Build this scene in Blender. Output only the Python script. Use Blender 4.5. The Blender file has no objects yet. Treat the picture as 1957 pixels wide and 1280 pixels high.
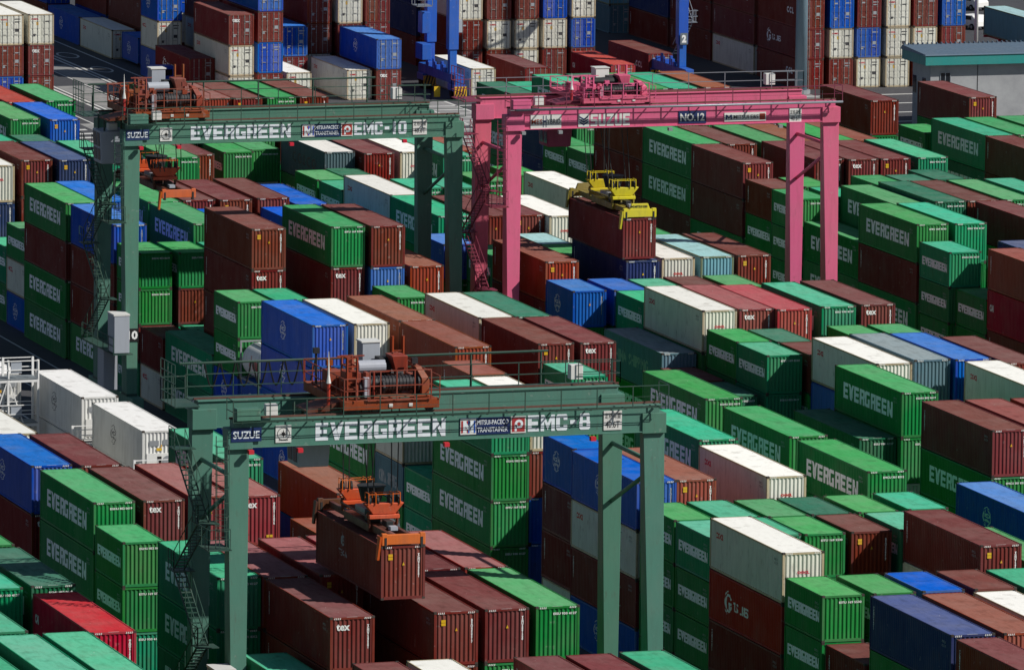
import bpy, bmesh, math, random
from mathutils import Vector, Matrix
random.seed(7)
SC = bpy.context.scene
COL = SC.collection
rad = math.radians

# ------------------------------------------------------------------ camera
CH = 86.77
cam_d = bpy.data.cameras.new('camera')
cam = bpy.data.objects.new('camera', cam_d)
COL.objects.link(cam)
YAW, PIT, ROL = rad(17.89), rad(8.19), rad(0.615)
fw = Vector((math.sin(YAW)*math.cos(PIT), math.cos(YAW)*math.cos(PIT), -math.sin(PIT)))
rt = Vector((math.cos(YAW), -math.sin(YAW), 0)); up = rt.cross(fw)
r2 = rt*math.cos(ROL) + up*math.sin(ROL); u2 = -rt*math.sin(ROL) + up*math.cos(ROL)
m3 = Matrix((r2, u2, -fw)).transposed()
cam.matrix_world = Matrix.Translation((0, 0, CH)) @ m3.to_4x4()
cam_d.sensor_width = 36.0
cam_d.lens = 36.0*15459.0/1957.0
cam_d.clip_start = 5.0
cam_d.clip_end = 8000.0
SC.camera = cam

# ------------------------------------------------------------------ world, sun, exposure
world = bpy.data.worlds.new('World'); SC.world = world; world.use_nodes = True
nt = world.node_tree; nt.nodes.clear()
sky = nt.nodes.new('ShaderNodeTexSky'); sky.sky_type = 'NISHITA'; sky.sun_disc = False
SUN = Vector((1.0, -0.74, 1.06)).normalized()
sky.sun_elevation = math.asin(SUN.z); sky.sun_rotation = math.atan2(SUN.x, SUN.y)
sky.air_density = 1.0; sky.dust_density = 0.6; sky.ozone_density = 1.0
bg = nt.nodes.new('ShaderNodeBackground'); bg.inputs['Strength'].default_value = 0.05
wo = nt.nodes.new('ShaderNodeOutputWorld')
nt.links.new(sky.outputs[0], bg.inputs[0]); nt.links.new(bg.outputs[0], wo.inputs[0])
sun_d = bpy.data.lights.new('sun', 'SUN'); sun_d.energy = 4.7; sun_d.angle = rad(0.53); sun_d.color = (1.0, 0.955, 0.89)
sun = bpy.data.objects.new('sun', sun_d); COL.objects.link(sun)
sun.rotation_euler = SUN.to_track_quat('Z', 'Y').to_euler()
SC.view_settings.view_transform = 'Standard'; SC.view_settings.look = 'None'
SC.view_settings.exposure = 0.0; SC.view_settings.gamma = 1.0
SC.cycles.max_bounces = 5; SC.cycles.diffuse_bounces = 3

# ------------------------------------------------------------------ helpers
def lin(c):
    if isinstance(c, str):
        c = [int(c[i:i+2], 16)/255 for i in (0, 2, 4)]
    return tuple(((x+0.055)/1.055)**2.4 if x > 0.04045 else x/12.92 for x in c)

def tag(o, label=None, cat=None, group=None, kind=None):
    if label: o['label'] = label
    if cat: o['category'] = cat
    if group: o['group'] = group
    if kind: o['kind'] = kind
    return o

def empty(name, loc=(0, 0, 0), rz=0.0):
    o = bpy.data.objects.new(name, None); COL.objects.link(o)
    o.location = loc; o.rotation_euler = (0, 0, rz); o.empty_display_size = .3
    return o

def inst(name, me, parent=None, loc=(0, 0, 0), mat=None, rot=None):
    o = bpy.data.objects.new(name, me); COL.objects.link(o)
    if parent is not None: o.parent = parent
    o.location = loc
    if rot: o.rotation_euler = rot
    if mat is not None:
        if not me.materials: me.materials.append(mat)
        o.material_slots[0].link = 'OBJECT'; o.material_slots[0].material = mat
    return o

class MB:
    def __init__(s): s.v = []; s.f = []
    def add(s, vs, fs):
        n = len(s.v); s.v += [tuple(v) for v in vs]; s.f += [tuple(i+n for i in f) for f in fs]; return s
    def box(s, x0, x1, y0, y1, z0, z1):
        return s.add([(x0,y0,z0),(x1,y0,z0),(x1,y1,z0),(x0,y1,z0),(x0,y0,z1),(x1,y0,z1),(x1,y1,z1),(x0,y1,z1)],
                     [(3,2,1,0),(4,5,6,7),(0,1,5,4),(1,2,6,5),(2,3,7,6),(3,0,4,7)])
    def prism(s, a, b):
        """a, b: lists of corner points, bottom ring and top ring (counter-clockwise seen from the top)"""
        n = len(a)
        return s.add(list(a)+list(b), [tuple(range(n-1, -1, -1)), tuple(range(n, 2*n))] + [(i, (i+1) % n, n+(i+1) % n, n+i) for i in range(n)])
    def bar(s, p, q, r, n=6, r2=None):
        p, q = Vector(p), Vector(q); d = (q-p)
        if d.length < 1e-6: return s
        d.normalize(); a = d.orthogonal().normalized(); b = d.cross(a); r2 = r if r2 is None else r2
        R1 = [p+(a*math.cos(t)+b*math.sin(t))*r for t in [2*math.pi*i/n for i in range(n)]]
        R2 = [q+(a*math.cos(t)+b*math.sin(t))*r2 for t in [2*math.pi*i/n for i in range(n)]]
        return s.prism(R1, R2)
    def poly(s, pts): return s.add(pts, [tuple(range(len(pts)))])
    def mesh(s, name):
        me = bpy.data.meshes.new(name); me.from_pydata(s.v, [], s.f); me.update(); return me
    def build(s, name, mat, parent=None, bevel=0.0, smooth=False, loc=(0, 0, 0)):
        me = s.mesh(name); me.materials.append(mat)
        if smooth:
            for p in me.polygons: p.use_smooth = True
        o = bpy.data.objects.new(name, me); COL.objects.link(o)
        if parent is not None: o.parent = parent
        o.location = loc
        if bevel:
            md = o.modifiers.new('bevel', 'BEVEL'); md.width = bevel; md.segments = 1; md.limit_method = 'ANGLE'
        return o

def rail(mb, p, q, h=1.1, step=1.8, r=0.025, mids=(0.55,), n=4):
    p, q = Vector(p), Vector(q); L = (q-p).length; k = max(1, int(round(L/step)))
    Z = Vector((0, 0, 1))
    for i in range(k+1):
        a = p+(q-p)*i/k; mb.bar(a, a+Z*h, r, n)
    for z in tuple(mids)+(h,): mb.bar(p+Z*z, q+Z*z, r, n)

# ------------------------------------------------------------------ materials
class NT:
    def __init__(s, name):
        s.m = bpy.data.materials.new(name); s.m.use_nodes = True; s.t = s.m.node_tree; s.t.nodes.clear()
        s.out = s.n('ShaderNodeOutputMaterial'); s.b = s.n('ShaderNodeBsdfPrincipled'); s.l(s.b.outputs[0], s.out.inputs[0])
    def n(s, t, **k):
        x = s.t.nodes.new(t)
        for a, v in k.items(): setattr(x, a, v)
        return x
    def l(s, a, b): s.t.links.new(a, b)
    def noise(s, vec, scale, detail=4, rough=.6):
        x = s.n('ShaderNodeTexNoise'); x.inputs['Scale'].default_value = scale; x.inputs['Detail'].default_value = detail
        x.inputs['Roughness'].default_value = rough; s.l(vec, x.inputs['Vector']); return x.outputs['Fac']
    def ramp(s, fac, a, b, v0=0., v1=1.):
        x = s.n('ShaderNodeMapRange'); s.l(fac, x.inputs['Value']); x.inputs['From Min'].default_value = a; x.inputs['From Max'].default_value = b
        x.inputs['To Min'].default_value = v0; x.inputs['To Max'].default_value = v1; return x.outputs[0]
    def mix(s, fac, a, b, mode='MIX'):
        x = s.n('ShaderNodeMix', data_type='RGBA', blend_type=mode)
        for sock, v in ((x.inputs[0], fac), (x.inputs[6], a), (x.inputs[7], b)):
            if isinstance(v, (int, float)): sock.default_value = v
            elif isinstance(v, tuple): sock.default_value = (*v[:3], 1)
            else: s.l(v, sock)
        return x.outputs[2]
    def mul(s, a, b):
        x = s.n('ShaderNodeMath', operation='MULTIPLY')
        for i, v in enumerate((a, b)):
            if isinstance(v, (int, float)): x.inputs[i].default_value = v
            else: s.l(v, x.inputs[i])
        return x.outputs[0]

def coords(N, sx=1, sy=1, sz=1):
    tc = N.n('ShaderNodeTexCoord'); oi = N.n('ShaderNodeObjectInfo')
    ad = N.n('ShaderNodeVectorMath', operation='MULTIPLY_ADD')
    cb = N.n('ShaderNodeCombineXYZ')
    for i in range(3): N.l(oi.outputs['Random'], cb.inputs[i])
    N.l(cb.outputs[0], ad.inputs[0]); ad.inputs[1].default_value = (137.0, 91.0, 53.0); N.l(tc.outputs['Object'], ad.inputs[2])
    mp = N.n('ShaderNodeMapping'); mp.inputs['Scale'].default_value = (sx, sy, sz); N.l(ad.outputs[0], mp.inputs[0])
    return ad.outputs[0], mp.outputs[0], oi.outputs['Random']

def paint(name, rgb, rough=.45, dirt=.35, rust=.08, vary=.12, roof=False, dust=(.30, .28, .25), metal=0.0, spec=.4, bump=0.0, streak=1.0):
    N = NT(name); c = lin(rgb)
    if roof: p, st, rnd = coords(N, 1.6, .35, 1)
    else: p, st, rnd = coords(N, 1.4, 1.4, .22)
    big = N.noise(p, .45, 3); fine = N.noise(st, 2.2, 5, .65); sp = N.noise(p, 5.0, 6, .7)
    hs = N.n('ShaderNodeHueSaturation'); hs.inputs['Color'].default_value = (*c, 1)
    N.l(N.ramp(rnd, 0, 1, 1-vary, 1+vary), hs.inputs['Value'])
    r2 = N.n('ShaderNodeMath', operation='FRACT'); N.l(N.mul(rnd, 17.31), r2.inputs[0])
    N.l(N.ramp(r2.outputs[0], 0, 1, .488, .512), hs.inputs['Hue'])
    r3 = N.n('ShaderNodeMath', operation='FRACT'); N.l(N.mul(rnd, 41.7), r3.inputs[0])
    N.l(N.ramp(r3.outputs[0], 0, 1, 1-vary*1.2, 1+vary*.5), hs.inputs['Saturation'])
    col = hs.outputs[0]
    dk = N.mix(1.0, col, (.55, .53, .5), 'MULTIPLY')
    col = N.mix(N.mul(N.ramp(fine, .45, .72), dirt*streak), col, dk)
    col = N.mix(N.mul(N.ramp(big, .42, .75), dirt*.30), col, dust)
    if rust > 0:
        col = N.mix(N.mul(N.ramp(sp, .74-rust*.9, .80-rust*.8), .85), col, lin('5a3420'))
    if rust > 0 and not roof:
        pt = N.noise(p, .9, 2); run = N.noise(st, 6.0, 3, .6)
        col = N.mix(N.mul(N.ramp(pt, .56, .64), N.mul(N.ramp(run, .52, .66), .22+rust*1.5)), col, lin('4a2a1c'))
        col = N.mix(N.mul(N.ramp(N.noise(p, 2.3, 2), .68, .72), .16), col, (.42, .40, .37))
    if roof:
        pud = N.noise(p, 1.1, 4, .55)
        col = N.mix(N.mul(N.ramp(pud, .57, .66), .38), col, N.mix(1.0, col, (.5, .48, .46), 'MULTIPLY'))
        col = N.mix(N.mul(N.ramp(N.noise(p, 9.0, 2), .73, .76), .5), col, (.55, .53, .5))
    N.l(col, N.b.inputs['Base Color'])
    N.l(N.ramp(fine, .3, .7, rough-.08, rough+.15), N.b.inputs['Roughness'])
    N.b.inputs['Metallic'].default_value = metal
    N.b.inputs['Specular IOR Level'].default_value = spec
    if bump:
        bp = N.n('ShaderNodeBump'); bp.inputs['Strength'].default_value = bump; bp.inputs['Distance'].default_value = .02
        N.l(big, bp.inputs['Height']); N.l(bp.outputs[0], N.b.inputs['Normal'])
    return N.m

def plain(name, rgb, rough=.5, metal=0.0, spec=.4): return paint(name, rgb, rough, dirt=.2, rust=0, vary=.03, metal=metal, spec=spec)

# wall colour, roof colour, rust
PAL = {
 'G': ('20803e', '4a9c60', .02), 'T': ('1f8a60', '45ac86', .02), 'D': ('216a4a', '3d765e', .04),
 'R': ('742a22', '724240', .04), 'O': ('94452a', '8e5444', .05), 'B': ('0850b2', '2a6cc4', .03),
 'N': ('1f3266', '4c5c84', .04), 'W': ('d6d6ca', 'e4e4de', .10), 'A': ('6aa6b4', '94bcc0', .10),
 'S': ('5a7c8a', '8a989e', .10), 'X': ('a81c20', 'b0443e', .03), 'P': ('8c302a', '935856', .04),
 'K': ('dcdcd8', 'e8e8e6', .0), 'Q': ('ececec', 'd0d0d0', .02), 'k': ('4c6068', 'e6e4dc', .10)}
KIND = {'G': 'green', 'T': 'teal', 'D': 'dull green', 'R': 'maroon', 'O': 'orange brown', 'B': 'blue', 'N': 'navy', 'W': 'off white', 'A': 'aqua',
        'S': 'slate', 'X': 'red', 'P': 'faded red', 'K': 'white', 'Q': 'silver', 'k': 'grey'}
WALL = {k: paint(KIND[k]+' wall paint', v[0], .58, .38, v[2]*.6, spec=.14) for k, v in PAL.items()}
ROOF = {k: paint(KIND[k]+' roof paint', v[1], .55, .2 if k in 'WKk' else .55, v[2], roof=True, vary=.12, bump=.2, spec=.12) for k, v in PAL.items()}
M = dict(
 casting=paint('weathered casting steel', '3a302a', .7, .5, .12), white=plain('white paint', 'e8e8e6', .5), red=plain('red paint', 'c8202a', .5),
 yellow=plain('yellow sticker', 'd8a81c', .5), black=plain('black paint', '141416', .5), dark=plain('dark steel', '26282a', .6),
 grey=plain('grey paint', '8c9094', .5), steel=plain('galvanised steel', '8a9098', .45, .4), rod=plain('lock rod steel', '9a9a96', .5, .2),
 girder=paint('gantry green paint', '4c7c6c', .5, .3, .03, vary=.02), girder_dark=paint('dark green gantry steel', '2c4a40', .5, .4, .05, vary=.02),
 pink=paint('gantry pink paint', 'd45f82', .5, .3, .035, vary=.02), pink_dark=paint('dark pink steel', '7c2c44', .5, .3, .04, vary=.02),
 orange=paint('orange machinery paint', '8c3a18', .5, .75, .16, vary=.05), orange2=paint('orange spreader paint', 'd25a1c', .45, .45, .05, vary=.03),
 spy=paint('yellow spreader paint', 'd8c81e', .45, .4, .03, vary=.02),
 spod=paint('oily orange paint with painted shade', '5c2e18', .5, .7, .15, vary=.02),  # spreader orange darkened to carry the beams' shade, with oil and grime
 spyd=paint('oily yellow paint with painted shade', '8a7c1e', .5, .7, .08, vary=.02),  # spreader yellow with oil, and shade mixed into the colour
 railrust=paint('rusty rail steel', '5e3a2c', .7, .5, .2), cab=plain('cab grey', 'a4aab4', .45), cabdark=plain('cab slate', '6a747c', .5),
 signblue=plain('sign blue', '1c2f5e', .4), signwhite=plain('sign white', 'dcdcd8', .4), letter=paint('silver lettering', 'e4ecf2', .3, .35, 0, vary=.02),
 signred=plain('sign red', 'a8322c', .4), lettergrey=plain('grey lettering', '9aa0a6', .5), brownlet=plain('dark lettering', '3c3c40', .5),
 blue=paint('blue gantry paint', '1e54b8', .42, .3, .03, vary=.03), deckgrey=plain('walkway grey', '7c8488', .6),
 drum=paint('rope drum steel', '2c2c30', .4, .4, .1, vary=.05), rubber=plain('rubber', '18181a', .8))
def glass_mat():
    N = NT('dark window glass'); N.b.inputs['Base Color'].default_value = (.01, .013, .018, 1); N.b.inputs['Roughness'].default_value = .08
    return N.m
M['glass'] = glass_mat()

# ------------------------------------------------------------------ lettering
BLK = {'E': [[(0,0),(.3,0),(.3,1),(0,1)],[(.3,.77),(.86,.77),(.86,1),(.3,1)],[(.3,.39),(.78,.39),(.78,.61),(.3,.61)],[(.3,0),(.86,0),(.86,.23),(.3,.23)]],
 'V': [[(0,1),(.32,0),(.62,0),(.3,1)],[(.62,1),(.47,.53),(.62,.06),(.92,1)]],
 'R': [[(0,0),(.3,0),(.3,1),(0,1)],[(.3,.79),(.82,.79),(.88,.9),(.82,1),(.3,1)],[(.58,.58),(.88,.58),(.88,.9),(.82,.79),(.58,.79)],[(.3,.38),(.82,.38),(.88,.58),(.3,.58)],[(.56,0),(.88,0),(.82,.38),(.56,.38)]],
 'G': [[(0,.12),(.12,0),(.3,0),(.3,1),(.12,1),(0,.88)],[(.3,.78),(.88,.78),(.88,.9),(.8,1),(.3,1)],[(.3,0),(.88,0),(.88,.22),(.3,.22)],[(.58,.22),(.88,.22),(.88,.54),(.46,.54),(.46,.36),(.58,.36)]],
 'M': [[(0,0),(.27,0),(.27,1),(0,1)],[(.83,0),(1.1,0),(1.1,1),(.83,1)],[(.27,1),(.27,.62),(.55,.05),(.55,.5)],[(.83,1),(.55,.5),(.55,.05),(.83,.62)]],
 'C': [[(0,.12),(.12,0),(.3,0),(.3,1),(.12,1),(0,.88)],[(.3,.77),(.88,.77),(.88,.9),(.8,1),(.3,1)],[(.3,0),(.8,0),(.88,.1),(.88,.23),(.3,.23)],[(.58,.23),(.88,.23),(.88,.36),(.58,.36)],[(.58,.64),(.88,.64),(.88,.77),(.58,.77)]],
 '-': [[(.1,.38),(.6,.38),(.6,.62),(.1,.62)]],
 '1': [[(.2,0),(.5,0),(.5,1),(.2,1)]],
 '0': [[(0,.12),(.12,0),(.28,0),(.28,1),(.12,1),(0,.88)],[(.58,0),(.76,0),(.88,.12),(.88,.88),(.76,1),(.58,1)],[(.28,.78),(.58,.78),(.58,1),(.28,1)],[(.28,0),(.58,0),(.58,.22),(.28,.22)]],
 '8': [[(.02,.1),(.12,0),(.28,0),(.28,.5),(.02,.5)],[(.06,.5),(.28,.5),(.28,1),(.14,1),(.06,.92)],[(.58,0),(.76,0),(.86,.1),(.86,.5),(.58,.5)],[(.58,.5),(.82,.5),(.82,.92),(.74,1),(.58,1)],[(.28,.8),(.58,.8),(.58,1),(.28,1)],[(.28,.42),(.58,.42),(.58,.58),(.28,.58)],[(.28,0),(.58,0),(.58,.2),(.28,.2)]],
 'S': [[(0,0),(.78,0),(.88,.1),(.88,.22),(0,.22)],[(.58,.22),(.88,.22),(.88,.5),(.78,.6),(.58,.6)],[(.1,.39),(.58,.39),(.58,.6),(0,.6),(0,.5)],[(0,.6),(.3,.6),(.3,.78),(0,.78)],[(0,.78),(.88,.78),(.88,1),(.1,1),(0,.9)]],
 'U': [[(0,.12),(.12,0),(.3,0),(.3,1),(0,1)],[(.58,0),(.76,0),(.88,.12),(.88,1),(.58,1)],[(.3,0),(.58,0),(.58,.23),(.3,.23)]],
 'Z': [[(0,0),(.88,0),(.88,.23),(0,.23)],[(0,.77),(.88,.77),(.88,1),(0,1)],[(0,.23),(.36,.23),(.88,.77),(.52,.77)]],
 'N': [[(0,0),(.28,0),(.28,1),(0,1)],[(.62,0),(.9,0),(.9,1),(.62,1)],[(.28,1),(.28,.6),(.62,0),(.62,.4)]]}
def block_text(s, h, adv, adv2=None):
    mb = MB(); x = 0.0
    for ch in s:
        for p in BLK[ch]: mb.poly([(x+a*adv, b*h, 0) for a, b in p])
        x += adv*({'M': 1.2, '-': .8, '1': .8}.get(ch, 1.0))
    return mb.mesh('lettering')
_dg = None
def font_text(s, size, bold=0.0, sx=1.0, vertical=False):
    """flat text mesh in XY, left-bottom at the origin"""
    cu = bpy.data.curves.new('t', 'FONT'); cu.body = '\n'.join(s) if vertical else s
    cu.size = size; cu.offset = bold; cu.fill_mode = 'FRONT'; cu.resolution_u = 2
    if vertical: cu.space_line = .78; cu.align_x = 'CENTER'
    o = bpy.data.objects.new('t', cu); COL.objects.link(o)
    dg = bpy.context.evaluated_depsgraph_get(); dg.update()
    me = bpy.data.meshes.new_from_object(o.evaluated_get(dg)); bpy.data.objects.remove(o); bpy.data.curves.remove(cu)
    me.materials.clear()
    xs = [v.co.x for v in me.vertices]; ys = [v.co.y for v in me.vertices]
    x0, y0 = (min(xs), min(ys)) if xs else (0, 0)
    for v in me.vertices: v.co.x = (v.co.x-x0)*sx; v.co.y -= y0
    me.name = 'lettering'
    return me
def fit(me, w, h):
    xs = [v.co.x for v in me.vertices]; ys = [v.co.y for v in me.vertices]
    a, b = w/(max(xs)-min(xs)), h/(max(ys)-min(ys)); x0, y0 = min(xs), min(ys)
    for v in me.vertices: v.co.x = (v.co.x-x0)*a; v.co.y = (v.co.y-y0)*b
    return me
def join(meshes_offsets, name='lettering'):
    mb = MB()
    for me, dx, dy in meshes_offsets: mb.add([(v.co.x+dx, v.co.y+dy, v.co.z) for v in me.vertices], [tuple(p.vertices) for p in me.polygons])
    return mb.mesh(name)
def ring(cx, cy, r, w, n=24, a0=0, a1=2*math.pi):
    mb = MB()
    for i in range(n):
        s, t = a0+(a1-a0)*i/n, a0+(a1-a0)*(i+1)/n
        mb.poly([(cx+r*math.cos(s), cy+r*math.sin(s), 0), (cx+r*math.cos(t), cy+r*math.sin(t), 0), (cx+(r-w)*math.cos(t), cy+(r-w)*math.sin(t), 0), (cx+(r-w)*math.cos(s), cy+(r-w)*math.sin(s), 0)])
    return mb.mesh('ring')
def disc(cx, cy, r, n=20):
    return MB().poly([(cx+r*math.cos(2*math.pi*i/n), cy+r*math.sin(2*math.pi*i/n), 0) for i in range(n)]).mesh('disc')
def rect(x0, x1, y0, y1): return MB().poly([(x0,y0,0),(x1,y0,0),(x1,y1,0),(x0,y1,0)]).mesh('rect')
def shape(polys):
    mb = MB()
    for p in polys: mb.poly([(x, y, 0) for x, y in p])
    return mb.mesh('shape')

# ------------------------------------------------------------------ containers
W = 2.438
PS, DS = .278, .036        # side corrugation pitch, depth
PE, DE = .245, .048        # end corrugation
def prof(t, pitch, depth):
    u = (t/pitch) % 1.0
    if u < .27: return 0.0
    if u < .5: return depth*(u-.27)/.23
    if u < .77: return depth
    return depth*(1-(u-.77)/.23)
def breaks(a, b, pitch):
    xs = [a]; k = math.floor(a/pitch)
    while k*pitch < b:
        for q in (0, .27, .5, .77):
            x = (k+q)*pitch
            if a+1e-4 < x < b-1e-4: xs.append(x)
        k += 1
    return xs+[b]
def corr(mb, a, b, z0, z1, fn, pitch, depth):
    """vertical corrugated sheet; fn(t, d, z) -> point"""
    xs = breaks(a, b, pitch); vs = []; fs = []
    for x in xs:
        d = prof(x, pitch, depth); vs += [fn(x, d, z0), fn(x, d, z1)]
    for i in range(len(xs)-1): fs.append((2*i, 2*i+2, 2*i+3, 2*i+1))
    mb.add(vs, fs)
def proto(L, H, doors):
    hw, hl = W/2, L/2
    mb = MB()
    corr(mb, -hl+.1, hl-.1, .14, H-.09, lambda t, d, z: (-hw+.012+d, -t, z), PS, DS)
    corr(mb, -hl+.1, hl-.1, .14, H-.09, lambda t, d, z: (hw-.012-d, t, z), PS, DS)
    corr(mb, -hw+.1, hw-.1, .14, H-.1, lambda t, d, z: (-t, hl-.02-d, z), PE, DE)
    if not doors: corr(mb, -hw+.1, hw-.1, .14, H-.1, lambda t, d, z: (t, -hl+.02+d, z), PE, DE)
    mb.poly([(-hw+.05, -hl+.1, .13), (-hw+.05, hl-.1, .13), (hw-.05, hl-.1, .13), (hw-.05, -hl+.1, .13)])
    walls = mb.mesh('walls')
    rb = MB(); n = int(L/.26); vs = []; fs = []
    ys = []
    for i in range(n):
        y = -hl+.16+(L-.32)*i/n; s = (L-.32)/n
        ys += [(y, 0), (y+s*.3, 0), (y+s*.5, -.03), (y+s*.8, -.03)]
    ys.append((hl-.16, 0))
    for y, d in ys: vs += [(-hw+.05, y, H-.035+d), (hw-.05, y, H-.035+d)]
    for i in range(len(ys)-1): fs.append((2*i, 2*i+1, 2*i+3, 2*i+2))
    rb.add(vs, fs)
    rb.poly([(-hw+.05, -hl+.02, H-.03), (hw-.05, -hl+.02, H-.03), (hw-.05, -hl+.16, H-.03), (-hw+.05, -hl+.16, H-.03)])
    rb.poly([(-hw+.05, hl-.16, H-.03), (hw-.05, hl-.16, H-.03), (hw-.05, hl-.02, H-.03), (-hw+.05, hl-.02, H-.03)])
    roof = rb.mesh('roof')
    fb = MB()
    for sx in (-1, 1):
        xa, xb = (-hw, -hw+.06) if sx < 0 else (hw-.06, hw)
        fb.box(xa, xb, -hl+.16, hl-.16, .03, .16); fb.box(xa, xb, -hl+.16, hl-.16, H-.11, H-.02)
        xa, xb = (-hw+.004, -hw+.13) if sx < 0 else (hw-.13, hw-.004)
        for y0, y1 in ((-hl+.004, -hl+.13), (hl-.13, hl-.004)): fb.box(xa, xb, y0, y1, .118, H-.118)
    for y0, y1 in ((-hl, -hl+.06), (hl-.06, hl)):
        fb.box(-hw+.16, hw-.16, y0, y1, .02, .17); fb.box(-hw+.16, hw-.16, y0, y1, H-.13, H-.02)
    nfr = len(fb.f); cb = fb
    for sx in (-1, 1):
        for sy in (-1, 1):
            for z0, z1 in ((0, .118), (H-.118, H)):
                xa, xb = (-hw-.003, -hw+.16) if sx < 0 else (hw-.16, hw+.003)
                ya, yb = (-hl-.003, -hl+.165) if sy < 0 else (hl-.165, hl+.003)
                cb.box(xa, xb, ya, yb, z0, z1)
    frame = fb.mesh('frame'); frame.materials.append(None); frame.materials.append(M['casting'])
    for i, p in enumerate(frame.polygons): p.material_index = 0 if i < nfr else 1
    hzs = []
    for sx in (-1, 1):
        hz = MB(); hzs.append(hz)
        hz.poly([(sx*(hw-.24), -hl-.003, H-.128), (sx*(hw-.58), -hl-.003, H-.128), (sx*(hw-.58), -hl-.003, H-.122), (sx*(hw-.24), -hl-.003, H-.122)])
        for k in range(4):
            x = sx*(hw-.24-k*.1)
            hz.poly([(x-.035, -hl-.004, H-.125), (x+.015, -hl-.004, H-.125), (x+.045, -hl-.004, H-.03), (x-.005, -hl-.004, H-.03)])
    hz = MB(); hzs.append(hz)
    hz.poly([(-.28, -hl+.10, H-.026), (.30, -hl+.10, H-.026), (.30, -hl+.15, H-.026), (-.28, -hl+.15, H-.026)])
    dm = {}
    if doors:
        for s in (-1, 1):
            d = MB(); x0, x1 = (-hw+.13, -.012) if s < 0 else (.012, hw-.13)
            zs = [.17, .17+(H-.3)*.25, .17+(H-.3)*.5, .17+(H-.3)*.75, H-.13]
            d.box(x0, x1, -hl+.03, -hl+.07, .17, H-.13)
            for k in range(4): d.box(x0+.08, x1-.08, -hl+.012, -hl+.03, zs[k]+.09, zs[k+1]-.09)
            dm[s] = d.mesh('door')
            r = MB()
            for q in (.28, .72):
                x = x0+(x1-x0)*q; r.bar((x, -hl-.005, .06), (x, -hl-.005, H-.06), .024, 6)
                for z in (.3, H*.42, H*.7, H-.25): r.box(x-.06, x+.06, -hl+.0, -hl+.012, z-.03, z+.03)
            r.bar((x0+(x1-x0)*.28, -hl-.02, 1.02), (x0+(x1-x0)*.62, -hl-.02, 1.0), .02, 5)
            dm[(s, 'rod')] = r.mesh('lock_rod')
        dm['label'] = []
        for (x, z, w, h) in ((-.75, H-.55, .3, .14), (.35, H-.5, .55, .1), (.4, H-.75, .45, .1), (.4, 1.25, .4, .3), (-.8, .8, .25, .25)):
            dm['label'].append(MB().poly([(x, -hl+.009, z), (x+w, -hl+.009, z), (x+w, -hl+.009, z+h), (x, -hl+.009, z+h)]).mesh('marking_panel'))
    return dict(walls=walls, roof=roof, frame=frame, hz=[q.mesh('hazard_marking' if i < 2 else 'roof_number') for i, q in enumerate(hzs)], doors=dm)
PRO = {}
def get_proto(Lc, hc, doors):
    k = (Lc, hc, doors)
    if k not in PRO: PRO[k] = proto({4: 12.192, 2: 6.058}[Lc], (2.896 if hc else 2.591)-.012, doors)
    return PRO[k]

def side_mark(me, L, y_from_far, z_from_top, wrap=True):
    """text mesh (x right, y up) painted on the left (-X) side: text x runs from the far end towards the viewer"""
    bm = bmesh.new(); bm.from_mesh(me); hl = L/2
    # local text x -> t = position along the side measured as -y  (t grows towards -y)
    t0 = -(hl-y_from_far)
    for v in bm.verts: v.co = Vector((v.co.x+t0, v.co.y, 0))
    if wrap:
        a = min(v.co.x for v in bm.verts); b = max(v.co.x for v in bm.verts)
        for x in breaks(a, b, PS)[1:-1]:
            bmesh.ops.bisect_plane(bm, geom=bm.verts[:]+bm.edges[:]+bm.faces[:], plane_co=(x, 0, 0), plane_no=(1, 0, 0))
    for v in bm.verts:
        t, z = v.co.x, v.co.y
        v.co = Vector((-W/2+.012+(prof(t, PS, DS) if wrap else 0)-.004, -t, z-z_from_top))
    out = bpy.data.meshes.new(me.name); bm.to_mesh(out); bm.free(); return out
def end_mark(me, L, x, z_from_top, wrap=False):
    bm = bmesh.new(); bm.from_mesh(me)
    for v in bm.verts: v.co.x += x
    if wrap:
        a = min(v.co.x for v in bm.verts); b = max(v.co.x for v in bm.verts)
        for q in breaks(a, b, PE)[1:-1]:
            bmesh.ops.bisect_plane(bm, geom=bm.verts[:]+bm.edges[:]+bm.faces[:], plane_co=(q, 0, 0), plane_no=(1, 0, 0))
    for v in bm.verts:
        t, z = v.co.x, v.co.y
        v.co = Vector((t, -L/2+.02+(prof(t, PE, DE) if wrap else 0)-.006, z-z_from_top))
    out = bpy.data.meshes.new(me.name); bm.to_mesh(out); bm.free(); return out

def globe(r):
    ms = [(ring(0, 0, r, r*.06, 28), 0, 0)]
    for k in (-.5, .5): ms.append((shape([[(k*r-.03*r, r*.42), (k*r+.03*r, r*.42), (k*r*.6+.03*r, r*.86), (k*r*.6-.03*r, r*.86)]]), 0, 0))
    for k in (-.5, .5): ms.append((shape([[(k*r-.03*r, -r*.55), (k*r+.03*r, -r*.55), (k*r*.6+.03*r, -r*.86), (k*r*.6-.03*r, -r*.86)]]), 0, 0))
    ms.append((fit(font_text('COSCO', 1, .02), r*1.75, r*.42), -r*.875, -.05*r))
    ms.append((fit(font_text('SHIPPING', 1, .02), r*1.6, r*.3), -r*.8, -.48*r))
    return join(ms)
def tslogo(h):
    ms = [(ring(0, 0, h*.75, h*.2, 20, .5, 2*math.pi-.3), 0, 0), (rect(-.1*h, .62*h, -.12*h, .08*h), 0, 0), (rect(.1*h, .28*h, -.5*h, -.12*h), 0, 0), (ring(0, 0, h*.98, h*.1, 14, 1.7, 4.4), 0, 0)]
    ms.append((fit(font_text('T.S. LINES', 1, .03), h*3.4, h*.75), h*1.15, -.45*h))
    return join(ms)
L40, L20 = 12.192, 6.058
SIDE, END = {}, {}
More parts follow.
